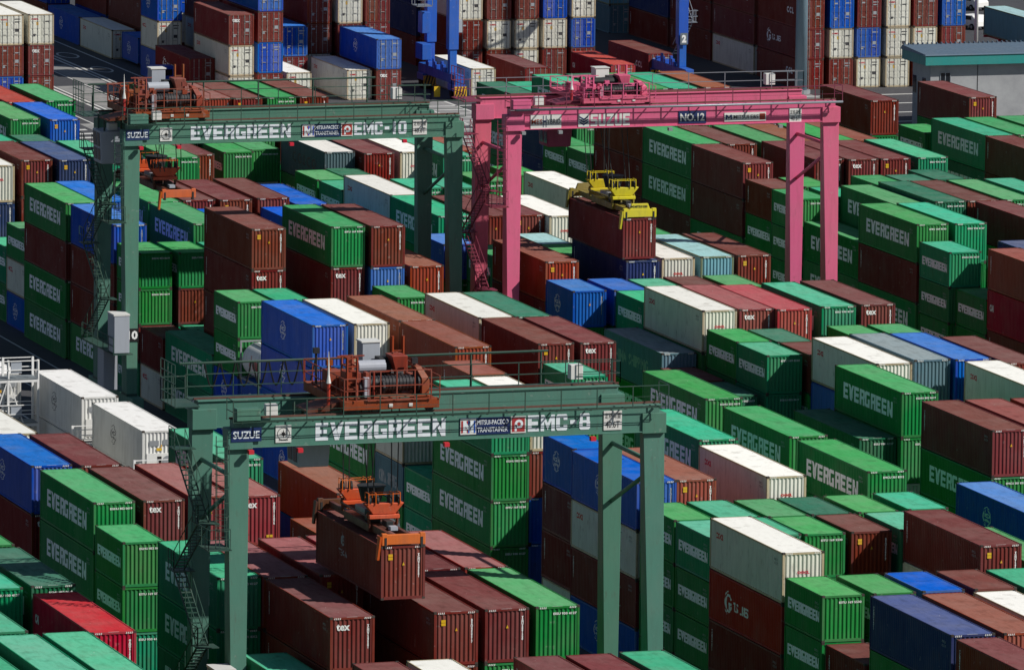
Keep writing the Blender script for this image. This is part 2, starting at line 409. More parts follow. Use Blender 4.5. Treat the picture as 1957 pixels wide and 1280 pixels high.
def evg(L):
    if L > 10: return side_mark(block_text('EVERGREEN', 1.0, 1.0), L, 1.55, 1.86)
    return side_mark(block_text('EVERGREEN', .60, .565), L, .5, 1.56)
for Lc, L in ((4, L40), (2, L20)):
    big = Lc == 4
    SIDE[('e', Lc)] = [(evg(L), 'letter2')]
    nm = join([(fit(font_text('EMCU', 1), .55, .13), 0, 0), (fit(font_text('8 312 75', 1), .6, .13), 0, -.22)])
    SIDE[('e', Lc)].append((side_mark(nm, L, L-(1.5 if big else 1.2), .62, False), 'lettergrey'))
    g = globe(.62)
    SIDE[('c', Lc)] = [(side_mark(g, L, L*.42, 1.3), 'white'), (side_mark(font_text('CSNU6421173', .16, vertical=True), L, .35, 2.2 if big else 1.9, False), 'lettergrey')]
    SIDE[('o', Lc)] = [(side_mark(nm, L, L-(1.4 if big else 1.2), .6, False), 'brownlet'), (side_mark(fit(font_text('OOCL', 1, .05), 1.25, .36), L, 1.0 if big else .6, 1.0), 'red')]
    SIDE[('h', Lc)] = [(side_mark(fit(font_text('CHINA  SHIPPING', 1, .03), L*.62, .8), L, L*.14, 1.75), 'lettergrey')]
    SIDE[('k', Lc)] = [(side_mark(fit(font_text('C O S C O', 1, .03), L*.52, .85), L, L*.27, 1.75), 'brownlet')]
    SIDE[('s', Lc)] = [(side_mark(tslogo(.72), L, L*.27, 1.45), 'white')]
    SIDE[('y', Lc)] = [(side_mark(fit(font_text('YANG MING', 1, .05), L*.75, 1.1), L, L*.12, 2.2), 'signred')]
    SIDE[('v', Lc)] = [(side_mark(nm, L, L-(1.4 if big else 1.2), .6, False), 'lettergrey'), (side_mark(font_text('TCNU4471', .2, .01, vertical=True), L, .5, 1.75, False), 'white')]
    SIDE[('t', Lc)] = [(side_mark(nm, L, L-(1.4 if big else 1.2), .6, False), 'lettergrey'), (side_mark(font_text('GAOU6132', .2, .01, vertical=True), L, .55, 1.8, False), 'white')]
    SIDE[('i', Lc)] = [(side_mark(fit(font_text('CAI', 1, .06), .75, .5), L, .5, 1.5, False), 'white')]
    SIDE[('l', Lc)] = [(side_mark(fit(font_text('C C L', 1, .05), 1.9, .6), L, L*.68, 1.6, False), 'white')]
    ns = ['EMCU 301 8312', 'EISU 930 4127', 'EGHU 852 0619', 'EITU 169 5530']
    END[('e', Lc)] = [[(end_mark(fit(font_text(s, 1, .03), 1.3, .13), L, -.25, .47), 'white')] for s in ns]
    vn = ['TCNU 7245501', 'GAOU 613 2078', 'BEAU 402 9917', 'TEMU 688 1340']
    vert = [end_mark(font_text(s.replace(' ', ''), .15, .01, vertical=True), L, .80, 1.72) for s in vn]
    tri = end_mark(shape([[(-.07, 0), (.07, 0), (0, .18)]]), L, .02, 1.05)
    yel = end_mark(join([(rect(0, .24, 0, .15), 0, 0), (rect(0, .24, .17, .32), 0, 0)]), L, -.82, .75)
    yel2 = end_mark(join([(rect(0, .17, 0, .15), 0, 0), (rect(.2, .37, 0, .15), 0, 0)]), L, .42, 2.45)
    END[('v', Lc)] = [[(vert[k], 'white'), (tri, 'yellow')]+([(yel, 'yellow')] if k % 2 == 0 else []) for k in range(4)]
    END[('t', Lc)] = [[(end_mark(fit(font_text('tex', 1, .03), .74, .36), L, -.88, .72), 'white'), (vert[k], 'white')]+([(yel2, 'yellow')] if k % 2 else []) for k in range(4)]
    END[('c', Lc)] = [[(vert[k], 'lettergrey'), (tri, 'yellow')] for k in range(4)]
    END[('o', Lc)] = [[(end_mark(fit(font_text('OOCL', 1, .06), .72, .17), L, -.35, 1.22), 'red')]]
    END[('i', Lc)] = [[(vert[1], 'white'), (tri, 'yellow')]]
M['letter2'] = paint('container lettering white', 'f6f8fa', .5, .15, 0, vary=.05)
MARKNAME = {'letter2': 'lettering', 'white': 'lettering', 'red': 'red_lettering', 'yellow': 'warning_sticker', 'lettergrey': 'container_number', 'brownlet': 'lettering', 'signred': 'lettering'}

def container(X, Y, Z, Lc, hc, code, label=None, group=None):
    L = L40 if Lc == 4 else L20; H = (2.896 if hc else 2.591)-.012; c, mk = code[0], code[1]
    key = 'k' if (c == 'W' and mk == 'k') else c
    doors = Y > 700
    P = get_proto(Lc, hc, doors)
    root = empty('long_container' if Lc == 4 else 'short_container', (X+W/2+random.uniform(-.012, .012), Y+L/2+random.uniform(-.02, .02), Z))
    tag(root, label, 'container', group)
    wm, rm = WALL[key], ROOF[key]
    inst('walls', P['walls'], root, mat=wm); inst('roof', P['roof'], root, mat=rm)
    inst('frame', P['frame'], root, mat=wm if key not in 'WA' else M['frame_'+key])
    if hc and Lc == 4 and not doors: [inst(q.name.split('.')[0], q, root, mat=M['signwhite']) for q in P['hz']]
    if doors:
        for s in (-1, 1):
            d = inst('door', P['doors'][s], root, mat=wm); inst('lock_rod', P['doors'][(s, 'rod')], d, mat=M['rod'])
        for q in random.sample(P['doors']['label'], random.randint(3, 5)): inst('marking_panel', q, root, mat=M['lettergrey'] if key not in 'WK' else M['brownlet'])
        if key == 'W':
            inst('logo_lettering', get_mesh('oo_end', Lc), root, (0, -.012, H), M['red']); inst('warning_sticker', get_mesh('yel_end', Lc), root, (0, -.012, H), M['yellow'])
        if mk == 't': inst('logo_lettering', END[('t', Lc)][0][0][0], root, (0, -.03, H), M['white'])
    for me, mm in SIDE.get((mk, Lc), []): inst(MARKNAME[mm], me, root, (0, 0, H), M[mm])
    if not doors and (mk, Lc) in END:
        for me, mm in random.choice(END[(mk, Lc)]): inst(MARKNAME[mm], me, root, (0, 0, H), M[mm])
    return root
_cache = {}
def get_mesh(k, Lc):
    if (k, Lc) not in _cache:
        L = L40 if Lc == 4 else L20
        if k == 'oo_end': _cache[(k, Lc)] = end_mark(fit(font_text('OOCL', 1, .06), .7, .16), L, -.95, .55)
        if k == 'yel_end': _cache[(k, Lc)] = end_mark(join([(rect(0, .2, 0, .3), 0, 0)]), L, -.45, 1.05)
    return _cache[(k, Lc)]
M['frame_W'] = paint('rusty ivory frame', 'b8a888', .55, .4, .16); M['frame_A'] = paint('olive frame paint', '6e7c60', .55, .4, .1)
# ------------------------------------------------------------------ ground
def ground_mat():
    N = NT('asphalt'); tc = N.n('ShaderNodeTexCoord'); p = tc.outputs['Object']
    a = N.noise(p, .06, 4); b = N.noise(p, 1.5, 5); c = N.noise(p, .35, 3, .7)
    col = N.mix(N.ramp(a, .35, .7), lin('3c3d42'), lin('4c4c50')); col = N.mix(N.mul(N.ramp(b, .4, .7), .4), col, lin('2c2d31'))
    col = N.mix(N.mul(N.ramp(c, .55, .75), .35), col, lin('5c5a58'))
    N.l(col, N.b.inputs['Base Color']); N.b.inputs['Roughness'].default_value = .85
    return N.m
def line_mat():
    N = NT('worn road paint'); tc = N.n('ShaderNodeTexCoord'); b = N.noise(tc.outputs['Object'], 2.5, 6, .7)
    N.l(N.mix(N.ramp(b, .55, .75), lin('c8c8c4'), lin('77777a')), N.b.inputs['Base Color']); N.b.inputs['Roughness'].default_value = .7
    return N.m
def concrete_mat():
    N = NT('pale concrete'); tc = N.n('ShaderNodeTexCoord'); b = N.noise(tc.outputs['Object'], .5, 5, .7)
    N.l(N.mix(N.ramp(b, .3, .75), lin('9a9996'), lin('6e6e70')), N.b.inputs['Base Color']); N.b.inputs['Roughness'].default_value = .8
    return N.m
GM, LM, CM = ground_mat(), line_mat(), concrete_mat()
tag(MB().poly([(-2500, -200, 0), (2500, -200, 0), (2500, 5200, 0), (-2500, 5200, 0)]).build('ground', GM), kind='structure')
pv = MB()
pv.poly([(150, 672, .004), (330, 672, .004), (330, 722, .004), (150, 722, .004)])
tag(pv.build('road_slab', GM), kind='structure')
ln = MB()
def strip(x0, x1, y0, y1, z=.009): ln.poly([(x0, y0, z), (x1, y0, z), (x1, y1, z), (x0, y1, z)])
# lanes running along the far cross road and away from the viewer at the far left
for x, w in ((199.4, .28), (200.0, .28), (196.6, .18), (193.2, .3), (192.6, .3), (203.6, .2), (189.2, .18)): strip(x, x+w, 640, 1100)
for y in range(668, 722, 3): strip(172, 187.5, y, y+1.0)
for y in range(676, 720, 3): strip(205, 226, y, y+.5)
for y in (674, 679, 684, 690, 697, 704, 711, 718): strip(226, 300, y, y+.55)
for x, w in ((222.6, .3), (226, .3), (229.4, .3)): strip(x, x+w, 674, 722)
tag(ln.build('road_markings', LM), kind='structure')
cp = MB()
for x0, x1, y0, y1 in ((193.6, 196.4, 690, 742), (196.9, 199.2, 735, 760), (188, 192.4, 672, 712), (206, 222, 684, 701), (218, 226, 703, 722), (223, 240, 678, 690), (256, 262, 700, 723)):
    cp.poly([(x0, y0, .006), (x1, y0, .006), (x1, y1, .006), (x0, y1, .006)])
tag(cp.build('concrete_patches', CM), kind='structure')
# oval bay marks painted on the dark lane
ov = MB()
for k in range(6):
    y = 716+k*13; x = 201.6
    for i in range(20):
        s, t = 2*math.pi*i/20, 2*math.pi*(i+1)/20
        ov.poly([(x+1.0*math.cos(s), y+2.6*math.sin(s), .012), (x+1.0*math.cos(t), y+2.6*math.sin(t), .012), (x+.8*math.cos(t), y+2.2*math.sin(t), .012), (x+.8*math.cos(s), y+2.2*math.sin(s), .012)])
tag(ov.build('bay_markings', LM), kind='structure')
# block lanes beside the left stacks
l2 = MB()
for x in (143.6, 144.0, 147.6): l2.poly([(x, 480, .009), (x+.16, 480, .009), (x+.16, 640, .009), (x, 640, .009)])
for x in (139.6,): l2.poly([(x, 470, .009), (x+.16, 470, .009), (x+.16, 640, .009), (x, 640, .009)])
tag(l2.build('lane_markings', LM), kind='structure')

# ------------------------------------------------------------------ rubber tyred gantry cranes
def gantry(label, X, Y, hg, S, mat, dmat, tmat, trolley_x, signs, cab_mat, number, rope_x, rope_z, pipe=False, festoon=True, gd=1.5, yr=7.0, ts=1.0):
    R = empty('gantry_crane', (X, Y, 0)); tag(R, label, 'crane', 'rubber tyred gantry cranes')
    top = hg+gd
    for y0 in (0.0, yr):
        g = MB()
        g.box(.35, S-.35, y0+.08, y0+.92, hg+.06, top-.06)
        g.box(.30, S-.30, y0-.02, y0+1.02, top-.06, top); g.box(.30, S-.30, y0-.02, y0+1.02, hg, hg+.06)
        go = g.build('girder', mat, R, .012)
        for x0 in (0.0, S-1.35): MB().box(x0-.002, x0+1.352, y0-.03, y0+1.03, hg-.06, top-.47).build('girder_end_box', mat, go, .015)
        rs = MB().box(.2, S-.2, y0+.42, y0+.56, top+.004, top+.10); rs.build('crane_rail', M['railrust'], go)
    for x0, sx in ((0.0, 1), (S, -1)):
        for y0, sy in ((0.0, -1), (yr, 1)):
            a = MB(); yc = y0+.5; zb = 2.6
            w0, w1 = .72, 1.22; d0, d1 = 1.35, .62
            bx0, bx1 = (x0+.16, x0+.16+w0) if sx > 0 else (x0-.16-w0, x0-.16)
            tx0, tx1 = (x0+.02, x0+w1) if sx > 0 else (x0-w1, x0-.02)
            yb = yc+sy*.35
            a.prism([(bx0, yb-d0/2, zb), (bx1, yb-d0/2, zb), (bx1, yb+d0/2, zb), (bx0, yb+d0/2, zb)],
                    [(tx0, yc-d1/2, hg-.06), (tx1, yc-d1/2, hg-.06), (tx1, yc+d1/2, hg-.06), (tx0, yc+d1/2, hg-.06)])
            lo = a.build('leg', mat, R, .02)
            st = MB()   # foot rungs and lugs up one corner of the leg
            ex = bx1 if sx > 0 else bx1; tx = tx1
            for k in range(16):
                t = k/16; z = zb+.6+(hg-zb-1.2)*t; x = ex+(tx-ex)*t; y = yb-d0/2+((yc-d1/2)-(yb-d0/2))*t
                st.bar((x-.02, y+.1, z), (x+.10, y+.02, z), .022, 4)
            st.build('step_iron', dmat, lo)
            MB().box(min(bx0, bx1)-.03, max(bx0, bx1)+.03, yb-d0/2-.03, yb+d0/2+.03, zb-.04, zb+.12).build('leg_flange', dmat, lo)
        xm = x0+sx*.6
        MB().box(xm-.42, xm+.42, -1.9, yr+2.9, 1.55, 2.555).build('sill_beam', mat, R, .03)
        for y in (-.9, yr+1.9):
            bo = MB(); bo.box(xm-.5, xm+.5, y-.95, y+.95, .95, 1.548); b = bo.build('bogie', dmat, R, .03)
            for dy in (-.48, .48):
                wh = MB(); wh.bar((xm-.34, y+dy, .72), (xm+.34, y+dy, .72), .72, 20); wh.bar((xm-.40, y+dy, .72), (xm+.40, y+dy, .72), .3, 12)
                wh.build('wheel', M['rubber'], b)
            gu = MB()
            for dx in (-.55, .55): gu.bar((xm+dx, y-1.25, .3), (xm+dx, y-1.25, 1.5), .04, 5)
            gu.bar((xm-.55, y-1.25, 1.5), (xm+.55, y-1.25, 1.5), .04, 5); gu.bar((xm-.55, y-1.25, .9), (xm+.55, y-1.25, .9), .04, 5)
            gu.build('wheel_guard', M['yellow'], b)
        MB().bar((xm, .75, hg-1.7), (xm, yr+.25, hg-1.7), .13, 10).build('leg_brace', mat, R, smooth=True)
        MB().bar((xm, .72, hg-2.2), (xm, yr+.3, hg-4.9), .12, 10).build('leg_brace', mat, R, smooth=True)
        pl = MB()
        for y in (.25, yr+.6):
            pl.box(xm-.2, xm+.2, y, y+.2, hg-2.4, hg-1.5)
        pl.build('gusset_plate', mat, R)
    # walkways and railings
    wk = MB()
    for k in range(2): wk.box(.1, S-.1, -.58+k*.3, -.56+k*.3, top-.05, top-.02)
    for k in range(13): wk.box(.58+k*(S-1.2)/12, .66+k*(S-1.2)/12, -.64, -.03, top-.11, top-.06)
    wk.box(.1, S-.1, -.66, -.64, top-.05, top-.01)
    wk.build('walkway', dmat if not pipe else M['deckgrey'], R)
    rl = MB(); rail(rl, (.1, -.64, top-.02), (S-.1, -.64, top-.02), 1.15, 2.1, .035, ()); rl.bar((.1, -.64, top+.55), (S-.1, -.64, top+.55), .014, 4)
    rail(rl, (.1, -.64, top-.02), (.1, .6, top-.02), 1.15, 1.5, .03); rail(rl, (S-.1, -.64, top-.02), (S-.1, 1.0, top-.02), 1.15, 1.5, .03)
    rl.build('railing', dmat, R)
    w2 = MB(); w2.box(.1, S-.1, yr+1.06, yr+1.9, top-.1, top-.04); w2.build('walkway', dmat, R)
    r3 = MB(); rail(r3, (.1, yr+1.85, top-.04), (S-.1, yr+1.85, top-.04), 1.2, 2.6, .035)
    rail(r3, (S-2.6, yr+.2, top+.1), (S-.2, yr+.2, top+.1), 1.2, 1.2, .03); rail(r3, (S-.2, yr+.2, top+.1), (S-.2, yr+1.8, top), 1.2, 1.2, .03)
    r3.build('railing', dmat if not pipe else M['steel'], R)
    if festoon:
        fb = MB(); fb.bar((-.2, yr+1.9, top+1.75), (S-3.8, yr+1.9, top+1.75), .07, 6)
        for k in range(6): fb.bar((.2+k*4.0, yr+1.9, top-.05), (.2+k*4.0, yr+1.9, top+1.75), .06, 5)
        fb.build('festoon_beam', dmat, R)
        fc = MB()
        for k in range(7):
            x = 1.2+k*.9
            for i in range(6):
                t0, t1 = i/6, (i+1)/6
                f = lambda t: (x+t*.8, yr+1.9, top+1.7-1.3*math.sin(math.pi*t))
                fc.bar(f(t0), f(t1), .05, 5)
        fc.build('festoon_cable', M['black'], R)
    if pipe:
        pp = MB(); pp.bar((.5, -.72, top-.02), (S-.1, -.72, top-.02), .085, 10); pp.build('conduit_pipe', M['steel'], R, smooth=True)
    # signal posts at the corners
    bx = MB(); bx.box(S-3.0, S-2.3, yr+.3, yr+.9, top+.35, top+1.15); bx.build('junction_box', M['signwhite'], R, .02)
    b2 = MB(); b2.box(.35, 1.65, -.45, .15, top+.01, top+.66); b2.build('control_box', mat, R, .02)
    b3 = MB(); b3.box(1.95, 2.6, -.42, .0, top+.25, top+.85); b3.build('junction_box', M['signwhite'], R, .02)
    fl = MB()
    for x in (1.2, 3.9, 12.0, 20.2): fl.box(x-.14, x+.14, -.35, -.02, hg-.3, hg-.08)
    fl.build('floodlight', M['red'] if not pipe else M['grey'], R)
    # cabinets and stairs on the left side
    xl = .6
    c1 = MB().box(-.95, .05, 1.6, 3.2, 2.7, 5.55).build('electrical_cabinet', M['cab'], R, .03)
    MB().box(-.97, .07, 1.58, 3.22, 5.55, 5.59).build('cabinet_lid', M['signwhite'], c1)
    c2 = MB().box(-1.0, .1, -1.4, .3, 5.7, 8.3).build('electrical_cabinet', M['cab'], R, .03)
    MB().box(-1.03, .13, -1.43, .33, 8.3, 8.42).build('cabinet_lid', M['signwhite'], c2)
    pf = MB(); pf.box(-1.1, .3, -1.6, yr, 5.6, 5.66); rail(pf, (-1.08, -1.6, 5.66), (-1.08, yr, 5.66), 1.1, 1.5, .03)
    pf.build('service_platform', dmat, R)
    sm = M['girder_dark'] if not pipe else dmat
    sta = MB(); zz = 5.7; side = 0; nfl = 4; hh = (hg-1.0-zz)/nfl
    for k in range(nfl):
        y0, y1 = (yr+.2, 2.4) if k % 2 == 0 else (2.4, yr+.2)
        z0, z1 = zz+k*hh, zz+(k+1)*hh
        for dx in (-.95, -.35): sta.bar((dx, y0, z0), (dx, y1, z1), .05, 5); sta.bar((dx, y0, z0+1.0), (dx, y1, z1+1.0), .025, 4)
        for i in range(15):
            t = (i+.5)/15; y = y0+(y1-y0)*t; z = z0+(z1-z0)*t
            sta.box(-.95, -.35, y-.11, y+.11, z-.02, z+.02)
        for i in range(5):
            t = i/4; y = y0+(y1-y0)*t; z = z0+(z1-z0)*t
            for dx in (-.95, -.35): sta.bar((dx, y, z), (dx, y, z+1.0), .025, 4)
        ye = y1
        sta.box(-1.1, .1, ye-.6, ye+.6, z1-.05, z1)
        rail(sta, (-1.08, ye-.6, z1), (-1.08, ye+.6, z1), 1.1, .6, .025)
    sta.build('stairs', sm, R)
    cg = MB()
    for x in (-.5,):
        for s in (-.3, .3): cg.bar((x+s, -.55, hg-5.2), (x+s, -.55, hg+.8), .03, 4)
        for k in range(20): cg.bar((x-.3, -.55, hg-5.2+k*.3), (x+.3, -.55, hg-5.2+k*.3), .018, 4)
        for k in range(7):
            z = hg-4.2+k*.75
            pts = [(x+.38*math.cos(t), -.55-.62*math.sin(t), z) for t in [math.pi*i/6 for i in range(7)]]
            for i in range(6): cg.bar(pts[i], pts[i+1], .02, 4)
        for i in (1, 3, 5):
            t = math.pi*i/6; cg.bar((x+.38*math.cos(t), -.55-.62*math.sin(t), hg-4.2), (x+.38*math.cos(t), -.55-.62*math.sin(t), hg+.3), .02, 4)
    cg.build('caged_ladder', dmat, R)
    lp = MB(); lp.box(-1.3, .0, -.9, 1.2, hg-5.3, hg-5.24); rail(lp, (-1.28, -.9, hg-5.24), (-1.28, 1.2, hg-5.24), 1.1, .7, .025); rail(lp, (-1.28, -.9, hg-5.24), (-.1, -.9, hg-5.24), 1.1, .7, .025)
    lp.build('access_platform', dmat, R); lp = MB()
    lp.box(-1.4, .0, yr-1.5, yr+1.4, top-.1, top-.04); rail(lp, (-1.38, yr-1.5, top-.04), (-1.38, yr+1.4, top-.04), 1.2, .7, .03); rail(lp, (-1.38, yr+1.4, top-.04), (0, yr+1.4, top-.04), 1.2, .7, .03)
    rail(lp, (-1.38, yr-1.5, top+1.1), (-1.38, yr+1.4, top+1.1), 1.1, .7, .03)
    lp.build('access_platform', dmat, R)
    # number plate on the front left leg
    if number:
        w = .55 if len(number) == 1 else .72
        pn = MB().box(.16, .16+w+.14, -.42, -.30, 6.35, 7.25).build('number_plate', M['black'] if not pipe else dmat, R)
        me = fit(font_text(number, 1, .04), w, .62)
        inst('number', me, pn, (.23, -.43, 6.49), M['white'], (rad(90), 0, 0))
    # signs on the front girder face: (x, z, w, h, board material, [(mesh, dx, dz, material)])
    for x, z, w, h, bm_, items in signs:
        par = R; ys = -.09 if x < 1.3 else 0.0; yb = .06
        if bm_ is not None:
            par = MB().box(x, x+w, .03+ys, .07+ys, hg+z, hg+z+h).build('sign_panel', bm_, R); yb = .022+ys
        for k, (me, dx, dz, mm) in enumerate(items):
            inst('lettering', me, par, (x+dx, yb-.004*k, hg+z+dz), mm, (rad(90), 0, 0))
    # trolley
    T = trolley_x; tz = top+.14
    f = MB()
    for y in (.15, yr+.2): f.box(T-2.6, T+2.7, y, y+.55, tz+.12, tz+.62)
    for x in (T-2.6, T-.2, T+2.15): f.box(x, x+.5, .7, yr+.2, tz+.14, tz+.60)
    f.box(T-2.4, T+2.4, .9, yr, tz+.62, tz+.68)
    tr = f.build('trolley', tmat, R, .02)
    tr.scale = (1, 1, ts); tr.location.z = (1-ts)*tz
    wf = MB()
    for x in (T-2.1, T+2.2):
        for y in (.30, yr+.36): wf.bar((x, y, tz+.16), (x, y+.28, tz+.16), .24, 14)
    wf.build('trolley_wheel', M['dark'], tr)
    dr = MB(); dr.bar((T-.9, 1.9, tz+1.25), (T+1.9, 1.9, tz+1.25), .40, 24)
    for q in range(15): dr.bar((T-.8+q*.19, 1.9, tz+1.25), (T-.72+q*.19, 1.9, tz+1.25), .43, 24)
    for q in (-.98, 1.9): dr.bar((T+q, 1.9, tz+1.25), (T+q+.1, 1.9, tz+1.25), .58, 24)
    dr.build('rope_drum', M['drum'], tr)
    d2 = MB(); d2.bar((T-.9, 4.6, tz+1.3), (T+1.9, 4.6, tz+1.3), .55, 20); d2.build('rope_drum', M['drum'], tr)
    mo = MB(); mo.bar((T-1.0, 3.0, tz+2.0), (T+.5, 3.0, tz+2.0), .36, 16); mo.build('hoist_motor', M['cab'] if not pipe else M['dark'], tr, smooth=False)
    ho = MB(); ho.prism([(T+1.0, 2.6, tz+1.75), (T+1.6, 2.6, tz+1.75), (T+1.6, 3.6, tz+1.75), (T+1.0, 3.6, tz+1.75)], [(T+.75, 2.5, tz+2.6), (T+1.65, 2.5, tz+2.6), (T+1.65, 3.8, tz+2.6), (T+.75, 3.8, tz+2.6)]); ho.build('brake_housing', tmat, tr, .03)
    gb = MB(); gb.box(T+2.05, T+2.5, 1.3, 2.7, tz+.68, tz+1.5)
    gb.prism([(T+2.05, 1.3, tz+1.5), (T+2.5, 1.3, tz+1.5), (T+2.5, 2.7, tz+1.5), (T+2.05, 2.7, tz+1.5)], [(T+1.75, 1.6, tz+2.15), (T+2.1, 1.6, tz+2.15), (T+2.1, 2.4, tz+2.15), (T+1.75, 2.4, tz+2.15)]); gb.build('gear_case', tmat, tr, .04)
    wc = MB(); wc.box(T-.35, T+.65, 4.3, 5.3, tz+.7, tz+3.1)
    wo_ = wc.build('control_cabinet', M['cab'] if not pipe else M['signwhite'], tr, .03)
    MB().box(T-.40, T+.70, 4.25, 5.35, tz+3.1, tz+3.18).build('cabinet_roof', M['signwhite'], wo_)
    bl = MB(); bl.box(T+.3, T+1.0, 3.4, 4.2, tz+1.4, tz+2.4); bl.bar((T+.65, 3.3, tz+1.9), (T+.65, 3.1, tz+1.9), .3, 12); bl.build('blower', M['dark'], tr, .03)
    tw = MB()   # sheave tower, left of the drum
    for x in (T-2.3, T-1.75):
        for y in (.6, 1.6): tw.bar((x, y, tz+.6), (x, y, tz+2.9), .07, 5)
    for z in (1.2, 1.8, 2.4, 2.85):
        for y in (.6, 1.6): tw.bar((T-2.3, y, tz+z), (T-1.75, y, tz+z), .05, 4)
        for x in (T-2.3, T-1.75): tw.bar((x, .6, tz+z), (x, 1.6, tz+z), .05, 4)
    tw.box(T-2.35, T-1.7, .7, 1.5, tz+1.5, tz+2.1); tw.bar((T-2.7, 1.1, tz+2.9), (T-1.2, 1.1, tz+2.9), .05, 4)
    tw.build('sheave_tower', tmat, tr); tw = MB()
    for x in (T+1.35, T+1.95): tw.bar((x, 4.4, tz+.6), (x, 4.4, tz+3.4), .09, 5)
    tw.bar((T+1.35, 4.4, tz+2.6), (T+1.95, 4.4, tz+2.6), .05, 4)
    tw.build('guide_post', tmat, tr)
    sv = MB()
    for x in (T-1.5, T-1.2, T-.2):
        for y in (1.2, 4.9): MB().bar((x, y, tz+1.15), (x+.12, y, tz+1.15), .38, 14).build('sheave', M['drum'], tr)
    for x in (T-1.6, T-1.15): MB().box(x, x+.2, 1.0, 1.5, tz+.68, tz+2.0).build('bearing_stand', tmat, tr, .02)
    sv = MB(); sv.box(T-1.9, T-.95, 2.2, 3.4, tz+.68, tz+1.5); sv.bar((T-1.5, 2.6, tz+1.5), (T-1.5, 2.6, tz+2.5), .2, 8)
    sv.build('pump_unit', tmat, tr, .02)
    for x, y, w_, d_, z_, mm in ((T-.95, 3.6, .5, .7, 1.3, M['dark']), (T-2.4, 3.9, .8, 1.0, 1.7, tmat), (T+1.1, 5.6, .8, .9, 1.5, tmat), (T-.4, 5.7, .6, .6, 1.2, M['dark']), (T+2.05, 3.4, .5, .9, 1.45, tmat), (T-1.3, .75, .35, .35, 1.75, M['cab'])):
        MB().box(x, x+w_, y, y+d_, tz+.69, tz+z_).build('equipment_box', mm, tr, .03)
    ga = MB()
    for x in (T-1.2, T-.6, T+.3, T+1.3, T+2.2): ga.bar((x, .05, tz+.6), (x, .05, tz+2.2), .04, 4)
    for z in (.65, 1.4, 2.2): ga.bar((T-1.2, .05, tz+z), (T+2.2, .05, tz+z), .035, 4)
    rail(ga, (T-2.6, .05, tz+.62), (T-1.3, .05, tz+.62), 1.2, .6, .03); rail(ga, (T+2.7, .1, tz+.62), (T+2.7, yr+.5, tz+.62), 1.2, 1.4, .03); rail(ga, (T-2.6, yr+.7, tz+.62), (T+2.7, yr+.7, tz+.62), 1.2, 1.3, .03)
    rail(ga, (T-2.6, .1, tz+.62), (T-2.6, yr+.5, tz+.62), 1.2, 1.4, .03)
    ga.build('guard_rail', tmat, tr)
    rg = random.Random(int(X*10))
    for k in range(16):
        x = T-2.5+rg.random()*4.9; y = .3+rg.random()*6.4; z1 = tz+1.2+rg.random()*1.5; w_ = .04+rg.random()*.06
        pc = MB(); pc.bar((x, y, tz+.6), (x, y, z1), w_, 6)
        if k % 2: pc.bar((x, y, z1-w_), (x+(rg.random()-.5)*2.2, y, z1-w_), w_*.8, 6)
        else: pc.box(x-.16, x+.16, y-.14, y+.14, z1-.3, z1)
        pc.build('conduit', tmat if k % 3 else M['drum'], tr)
    sb = MB()
    for x in (T-.1, T+1.0): sb.box(x, x+.2, .1, .148, tz+.25, tz+.42)
    sb.build('small_lamp', M['signwhite'], tr)
    an = MB(); an.bar((T-3.2, 1.0, tz+1.7), (T-3.2, 1.0, tz+3.2), .07, 6, .012); an.bar((T-3.2, 1.0, tz+1.5), (T-3.2, 1.0, tz+1.9), .14, 8, .07); an.build('antenna', M['signwhite'], tr)
    a2 = MB(); a2.bar((T-3.2, 1.0, tz+.3), (T-3.2, 1.0, tz+1.5), .10, 8); a2.build('antenna_mast', M['signred'], tr)
    # sloping deck and cab hung below the trolley on its left
    dk = MB(); dk.prism([(T-4.4, .9, tz-.05), (T-2.6, .9, tz+.05), (T-2.6, 3.2, tz+.05), (T-4.4, 3.2, tz-.05)], [(T-4.4, .9, tz+.05), (T-2.6, .9, tz+.5), (T-2.6, 3.2, tz+.5), (T-4.4, 3.2, tz+.05)]); dk.build('trolley_deck', M['spod'] if not pipe else dmat, tr)
    cz = hg-1.55; cx = T-3.6
    cb = MB(); cb.prism([(cx-.85, 2.4, cz), (cx+.85, 2.4, cz), (cx+.85, 4.4, cz), (cx-.85, 4.4, cz)], [(cx-.95, 2.2, cz+2.3), (cx+.95, 2.2, cz+2.3), (cx+.95, 4.4, cz+2.3), (cx-.95, 4.4, cz+2.3)])
    co = cb.build('operator_cab', cab_mat, R, .05)
    gl = MB()
    for z0, z1 in ((.25, 1.05), (1.2, 2.15)):
        gl.add([(cx-.88-.04*z0, 2.5, cz+z0), (cx-.88-.04*z0, 3.2, cz+z0), (cx-.88-.04*z1, 3.2, cz+z1), (cx-.88-.04*z1, 2.5, cz+z1)], [(0, 1, 2, 3)])
        gl.add([(cx-.88-.04*z0, 3.4, cz+z0), (cx-.88-.04*z0, 4.2, cz+z0), (cx-.88-.04*z1, 4.2, cz+z1), (cx-.88-.04*z1, 3.4, cz+z1)], [(0, 1, 2, 3)])
    gl.build('cab_window', M['glass'], co)
    hb = MB()
    for x in (cx-.6, cx+.6):
        for y in (2.5, 4.1): hb.bar((x, y, cz+2.25), (x, y, tz+.1), .07, 5)
    hb.build('cab_hanger', dmat, co)
    ac = MB().box(cx-.3, cx+.35, 2.5, 3.1, cz+2.3, cz+2.8).build('air_conditioner', M['signwhite'], co, .03)
    for x, y in ((-.75, 2.2), (-.45, 2.2), (.75, 2.2), (.45, 2.2), (-.75, 5.4), (.75, 5.4), (-.45, 5.4), (.45, 5.4)):
        rp = MB(); rp.bar((T+x*1.5, y, tz+.9), (rope_x+x, 4.15+(-2.3 if y < 4 else 2.6), rope_z), .035, 4); rp.build('hoist_rope', M['dark'], R)
    return R

